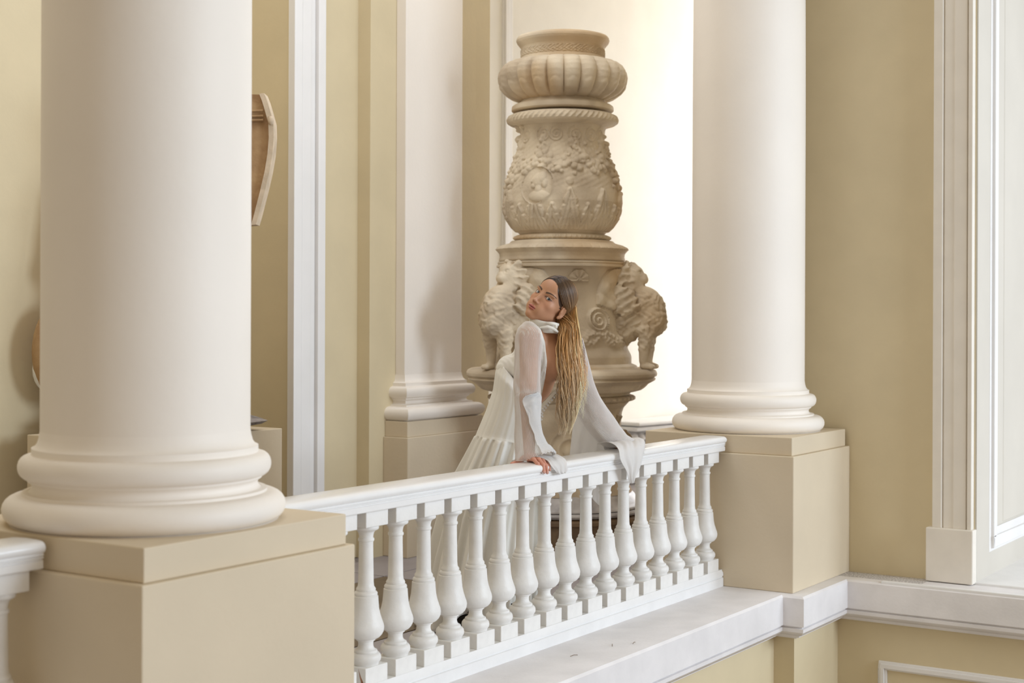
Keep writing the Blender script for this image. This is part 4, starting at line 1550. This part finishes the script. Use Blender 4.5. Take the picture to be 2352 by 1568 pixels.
def over_rail(name, rows, m, n=60, mm=40, fold=.005, seed=0):
    """cloth lying over the rail: rows of (v, z, u from, u to), smoothed, with soft folds running down"""
    rows = np.array(rows)
    q1 = np.linspace(0, len(rows) - 1, n)
    c = np.stack([np.interp(q1, range(len(rows)), rows[:, k]) for k in range(4)], -1)
    for _ in range(4):
        c[1:-1] = (c[:-2] + 2 * c[1:-1] + c[2:]) / 4
    e = np.linspace(0, 1, mm)[None, :]
    tn = np.gradient(c[:, :2], axis=0)
    tn /= np.linalg.norm(tn, axis=1)[:, None] + 1e-9
    nv, nz = -tn[:, 1:2] * 1.0, tn[:, 0:1]
    sg = np.where(nz < 0, -1, 1)
    s_ = np.linspace(0, 1, n)[:, None]
    f = fold * (np.sin(e * 15 + seed + 2.5 * s_) + .6 * np.sin(e * 33 + 2 * seed + 3 * s_) + 1.2) * (.35 + .65 * s_)
    Vv = c[:, 0:1] - np.abs(nv) * f * (c[:, 0:1] < 3.30)
    Zz = c[:, 1:2] + np.abs(nz) * f * .8 + 0 * e
    Uu = c[:, 2:3] + (c[:, 3:4] - c[:, 2:3]) * e + .004 * np.sin(s_ * 17 + e * 5)
    Vv = Vv + 0 * e
    w = np.stack([Uu - WO[0], Vv - WO[1], Zz - WO[2]], -1)
    i, k = np.meshgrid(np.arange(n - 1), np.arange(mm - 1), indexing='ij')
    Fq = np.stack([i * mm + k, i * mm + k + 1, (i + 1) * mm + k + 1, (i + 1) * mm + k], -1).reshape(-1, 4)
    o = arr_mesh(name, w.reshape(-1, 3), Fq, m, woman, 180)
    o.modifiers.new('thickness', 'SOLIDIFY').thickness = .002
    return o


over_rail('sleeve_drape', [(3.425, .795, 5.98, 6.26), (3.39, .806, 5.955, 6.26), (3.35, .812, 5.93, 6.25), (3.31, .813, 5.90, 6.22), (3.268, .806, 5.865, 6.16), (3.240, .788, 5.843, 6.10), (3.228, .757, 5.835, 6.065),
                           (3.224, .73, 5.852, 6.05), (3.224, .70, 5.882, 6.028), (3.225, .665, 5.910, 5.985), (3.226, .635, 5.933, 5.948)], M['sheer2'], seed=1)
over_rail('cuff_flap', [(3.39, .800, 5.285, 5.43), (3.34, .801, 5.275, 5.425), (3.29, .798, 5.270, 5.415), (3.255, .784, 5.270, 5.40), (3.240, .762, 5.278, 5.395), (3.237, .742, 5.295, 5.39), (3.238, .728, 5.325, 5.375)], M['sheer2'], 40, 30, .003, 3)
sheet('sleeve_tail', [[(1326, 930, 6.88), (1346, 962, 6.895), (1366, 988, 6.91), (1392, 1008, 6.93), (1410, 1016, 6.96)],
                      [(1316, 975, 6.93), (1336, 1000, 6.94), (1356, 1018, 6.95), (1382, 1028, 6.965), (1402, 1032, 6.98)],
                      [(1311, 1020, 6.96), (1332, 1040, 6.965), (1354, 1050, 6.97), (1380, 1056, 6.98), (1398, 1056, 6.99)],
                      [(1308, 1048, 6.97), (1330, 1072, 6.975), (1354, 1092, 6.98), (1378, 1102, 6.985), (1394, 1100, 6.995)],
                      [(1309, 1054, 6.97), (1334, 1096, 6.975), (1356, 1128, 6.98), (1376, 1146, 6.985), (1390, 1140, 6.995)],
                      [(1310, 1058, 6.97), (1338, 1110, 6.975), (1362, 1148, 6.98), (1378, 1163, 6.985), (1388, 1158, 6.995)]], M['sheer2'], wob=.004, seed=2)

# ---- high collar with its tie
q = MB()
rg = []
n = 72
CA, CB, CC = P(1251, 737, 6.50), P(1251, 747, 6.515), P(1252, 758, 6.53)
for (c, ra, rb_) in ((CA, .0625, .064), ((CA + CB) / 2, .0655, .067), (CB, .0645, .066), ((CB + CC) / 2 + np.array([0, 0, -.001]), .066, .068), (CC, .064, .068), (CC + np.array([0, .003, -.010]), .068, .074)):
    r = []
    for k in range(n):
        a = 2 * math.pi * k / n
        tl = .010 * math.cos(a)
        r.append(tuple(W2(c + np.array([ra * math.cos(a), rb_ * math.sin(a), -tl * .9 + .0015 * math.sin(5 * a)]))))
    rg.append(r)
q.loft(rg, True, (False, False))
o = q.build('collar', M['knit'], woman, 180)
o.modifiers.new('thickness', 'SOLIDIFY').thickness = .004
q = MB()
q.tube([W2(P(1240, 752, 6.435)), W2(P(1258, 750, 6.425)), W2(P(1272, 755, 6.43)), W2(P(1281, 762, 6.445))], [.004, .007, .008, .005], 10)
q.tube([W2(P(1256, 741, 6.43)), W2(P(1270, 744, 6.425)), W2(P(1283, 746, 6.44))], [.004, .006, .004], 10)
q.sphere(W2(P(1277, 750, 6.43)), (.007, .007, .009), 12, 8)
q.build('collar_tie', M['knit'], woman, 180)

# ---- lace beads along the lower right edge of the open back
q = MB()
edge = [(1287, 890), (1282, 896), (1277, 902), (1271, 909), (1266, 915), (1260, 921), (1256, 927), (1251, 933), (1247, 939), (1243, 946), (1243, 953), (1241, 960)]
for (a, b) in edge:
    for da, db in ((0, 0), (2.6, 3.2)):
        c = W2(P(a + da, b + db, 6.485))
        q.sphere(c, .0052, 8, 6)
o = q.build('lace_edge', M['white'], woman, 180)
sheet('lace_band', [[(1238, 935, 6.50), (1250, 922, 6.495), (1266, 905, 6.49), (1283, 886, 6.50)], [(1243, 948, 6.49), (1254, 930, 6.485), (1270, 911, 6.48), (1288, 893, 6.49)]], M['knit'], 6, 30, .003, .001)

# ---- shoes
for (px, t, lab) in ((1132, 6.50, 0), (1176, 6.49, 1)):
    c = P(px, 1440, t)
    c[2] = -CAM_Z
    q = MB()
    rg = []
    for s in np.linspace(0, 1, 12):
        wv = .026 + .014 * math.sin(math.pi * min(1, s * 1.15)) - .02 * max(0, s - .8)
        hz = .085 * (1 - s) ** 1.3 + .010
        ht = .055 - .025 * s
        r = []
        for k in range(14):
            a = 2 * math.pi * k / 14
            r.append(tuple(W2(c + np.array([wv * math.cos(a), -.02 + s * .21, .002 + hz * .85 + ht * .5 + ht * .5 * math.sin(a)]))))
        rg.append(r)
    q.loft(rg)
    q.tube([W2(c + np.array([0, -.005, .10])), W2(c + np.array([0, -.012, .05])), W2(c + np.array([0, -.012, .002]))], [.018, .009, .008], 10)
    q.build('shoe', M['shoe'], woman, 60)

# ---- hair: strands from the parting over the skull, then hanging
rh = np.random.RandomState(4)
HCtr = np.array([0, -.014, .036])
HR = np.array([.0725, .092, .082])


def on_skull(d, off):
    d = d / np.linalg.norm(d, axis=-1, keepdims=True)
    k = 1 / np.sqrt(((d / HR) ** 2).sum(-1, keepdims=True))
    return HCtr + d * (k + off)


CF = np.array([(.002, .072, .078), (.030, .068, .068), (.056, .045, .040), (.072, .012, .018), (.078, -.022, .012), (.077, -.046, -.010), (.070, -.056, -.040)])
CB_ = np.array([(-.001, -.040, .116), (.010, -.048, .112), (.020, -.055, .106), (.028, -.061, .099), (.034, -.065, .092), (.039, -.068, .085), (.042, -.071, .078)])


def scalp_path(s, side, t):
    """s 0 front hairline .. 1 back of the crown; t along the strand"""
    c = CF * (1 - s) + CB_ * s
    c = c.copy()
    c[:, 2] += .024 * math.sin(math.pi * s) * np.linspace(1, 0, len(c)) ** 1.5
    q = np.linspace(0, len(c) - 1, len(t))
    p = np.stack([np.interp(q, range(len(c)), c[:, k]) for k in range(3)], -1)
    for _ in range(4):
        p[1:-1] = (p[:-2] + 2 * p[1:-1] + p[2:]) / 4
    p[:, 0] *= side
    return p


HVs, HFs, HCs, hoff = [], [], [], 0
ROOT, MID, TIP, ORG = np.array([.060, .032, .019]), np.array([.42, .235, .105]), np.array([.84, .68, .48]), np.array([.72, .42, .165])


def strand(pts, rads, tone, tipk, seg=5, bias=0.0):
    """pts in RFU"""
    global hoff
    pts = np.asarray(pts)
    n = len(pts)
    T = np.gradient(pts, axis=0)
    T /= np.linalg.norm(T, axis=1)[:, None] + 1e-9
    A = np.cross(T, np.array([.2, .9, .15]))
    A /= np.linalg.norm(A, axis=1)[:, None] + 1e-9
    B = np.cross(A, T)
    a = 2 * np.pi * np.arange(seg) / seg
    V = pts[:, None, :] + np.asarray(rads)[:, None, None] * (np.cos(a)[None, :, None] * A[:, None] + np.sin(a)[None, :, None] * B[:, None])
    i, k = np.meshgrid(np.arange(n - 1), np.arange(seg), indexing='ij')
    F = np.stack([i * seg + k, i * seg + (k + 1) % seg, (i + 1) * seg + (k + 1) % seg, (i + 1) * seg + k], -1).reshape(-1, 4) + hoff
    s = np.linspace(0, 1, n)
    L = np.clip(bias + (tipk - bias) * s, 0, 1)
    c = np.where(L[:, None] < .38, ROOT + (MID - ROOT) * (L / .38)[:, None] ** 1.3, np.where(L[:, None] < .68, MID + (ORG - MID) * ((L - .38) / .30)[:, None], ORG + (TIP - ORG) * ((L - .68) / .32)[:, None]))
    c = c * tone
    HVs.append(V.reshape(-1, 3))
    HFs.append(F)
    HCs.append(np.repeat(c, seg, axis=0))
    hoff += n * seg


def bez(a, b, c, t):
    return a * (1 - t) ** 2 + 2 * b * t * (1 - t) + c * t ** 2


def hang(w1, w2, y_end, wav, phs, n=26):
    """hanging part: w1 in [0,1] left to right of the curtain, w2 in [-1,1] depth"""
    ys = np.linspace(0, 1, n)
    py = 735 + (y_end - 735) * ys
    xl = np.interp(py, [735, 770, 800, 840, 880, 920, 960, 1000], [1298, 1283, 1279, 1279, 1284, 1284, 1282, 1284])
    xr = np.interp(py, [735, 770, 800, 840, 880, 920, 960, 1000], [1329, 1333, 1336, 1338, 1336, 1330, 1320, 1306])
    px = xl + (xr - xl) * w1 + wav * (ys ** 1.3) * np.sin(ys * 13 + phs) * 6.5 + wav * ys ** 2 * np.sin(ys * 27 + phs * 2) * 1.5
    t = 6.475 + .035 * w2 + .02 * np.abs(w1 - .5) - .015 * np.sin(np.pi * ys) + .006 * np.sin(ys * 11 + phs)
    return np.stack([(px - 1176) / 3400 * t, t, (729 - py) / 3400 * t], -1)


for j in range(2500):
    core = j < 260
    s = rh.rand() ** (.55 if rh.rand() < .6 else 1.0)
    side = 1 if rh.rand() < .76 else -1
    tt = np.linspace(0, 1, 24)
    p_ = scalp_path(s, side, tt)
    p_ += np.array([0, .0, 0]) + rh.normal(size=3) * .0012
    sk = on_skull(p_ - HCtr, .0015 + .0055 * rh.rand() + .004 * np.sin(np.pi * tt)[:, None] * (.4 + .6 * s))
    A_ = H2(sk)
    ye = rh.choice([880, 915, 940, 955, 975, 985]) + rh.normal() * 9
    w1 = np.clip((s if side > 0 else .45 + .55 * rh.rand()) + rh.normal() * .05, 0, 1)
    if rh.rand() < .06:
        ye, w1 = 985 + 14 * rh.rand(), rh.uniform(.05, .55)
    clump = round(w1 * 9) / 9
    hg = hang(.72 * w1 + .28 * clump, rh.uniform(.1, .9) if core else rh.uniform(-1, 1), ye - (25 if core else 0), rh.uniform(.7, 1.2), round(w1 * 9) * 1.7 + rh.normal() * .22, 30)
    k0 = 5
    b0, b3 = A_[-1], hg[k0]
    t0, t3 = (A_[-1] - A_[-3]), (hg[k0 + 1] - hg[k0])
    L_ = np.linalg.norm(b3 - b0)
    t0 = t0 / np.linalg.norm(t0) * (1 - .7 * s) + np.array([0, 0, -1.0]) * .7 * s if side > 0 else t0
    t0, t3 = t0 / np.linalg.norm(t0) * L_, t3 / np.linalg.norm(t3) * L_
    tb = np.linspace(.1, .9, 9)[:, None]
    br_ = (2 * tb ** 3 - 3 * tb ** 2 + 1) * b0 + (tb ** 3 - 2 * tb ** 2 + tb) * t0 + (-2 * tb ** 3 + 3 * tb ** 2) * b3 + (tb ** 3 - tb ** 2) * t3
    pts = np.concatenate([A_, br_, hg[k0:]])
    n = len(pts)
    r = (.0024 if core else .0009) + .0008 * rh.rand()
    ss = np.linspace(0, 1, n)
    rads = r * (1 - .8 * np.clip((ss - .70) / .30, 0, 1)) * np.where(ss < .05, .5, 1)
    tone = .62 if core else rh.choice([.55, .8, 1.0, 1.0, 1.12, 1.25]) * (1.0 if side > 0 else .85) * (.85 + .35 * w1)
    bi = (.48 * max(0, s - .35) / .65 if side > 0 else 0) + (.22 if rh.rand() < .16 else 0)
    strand(pts, rads, tone, rh.uniform(.86, 1.1), 4, 0 if core else bi)
# loose flyaway hairs at the outer side
for j in range(46):
    w1 = .95 + .12 * rh.rand()
    hg = hang(w1, rh.uniform(-1, 1), rh.uniform(880, 960), 2.0, rh.rand() * 6, 28)[8:]
    hg[:, 0] += .02 * rh.rand() * np.linspace(0, 1, 20) ** 2
    strand(hg, np.full(20, .0005), 1.3, 1.1, 3)
arr_mesh('hair', W2(np.concatenate(HVs)), np.concatenate(HFs), M['hair'], woman, 180, np.clip(np.concatenate(HCs), 0, .9))
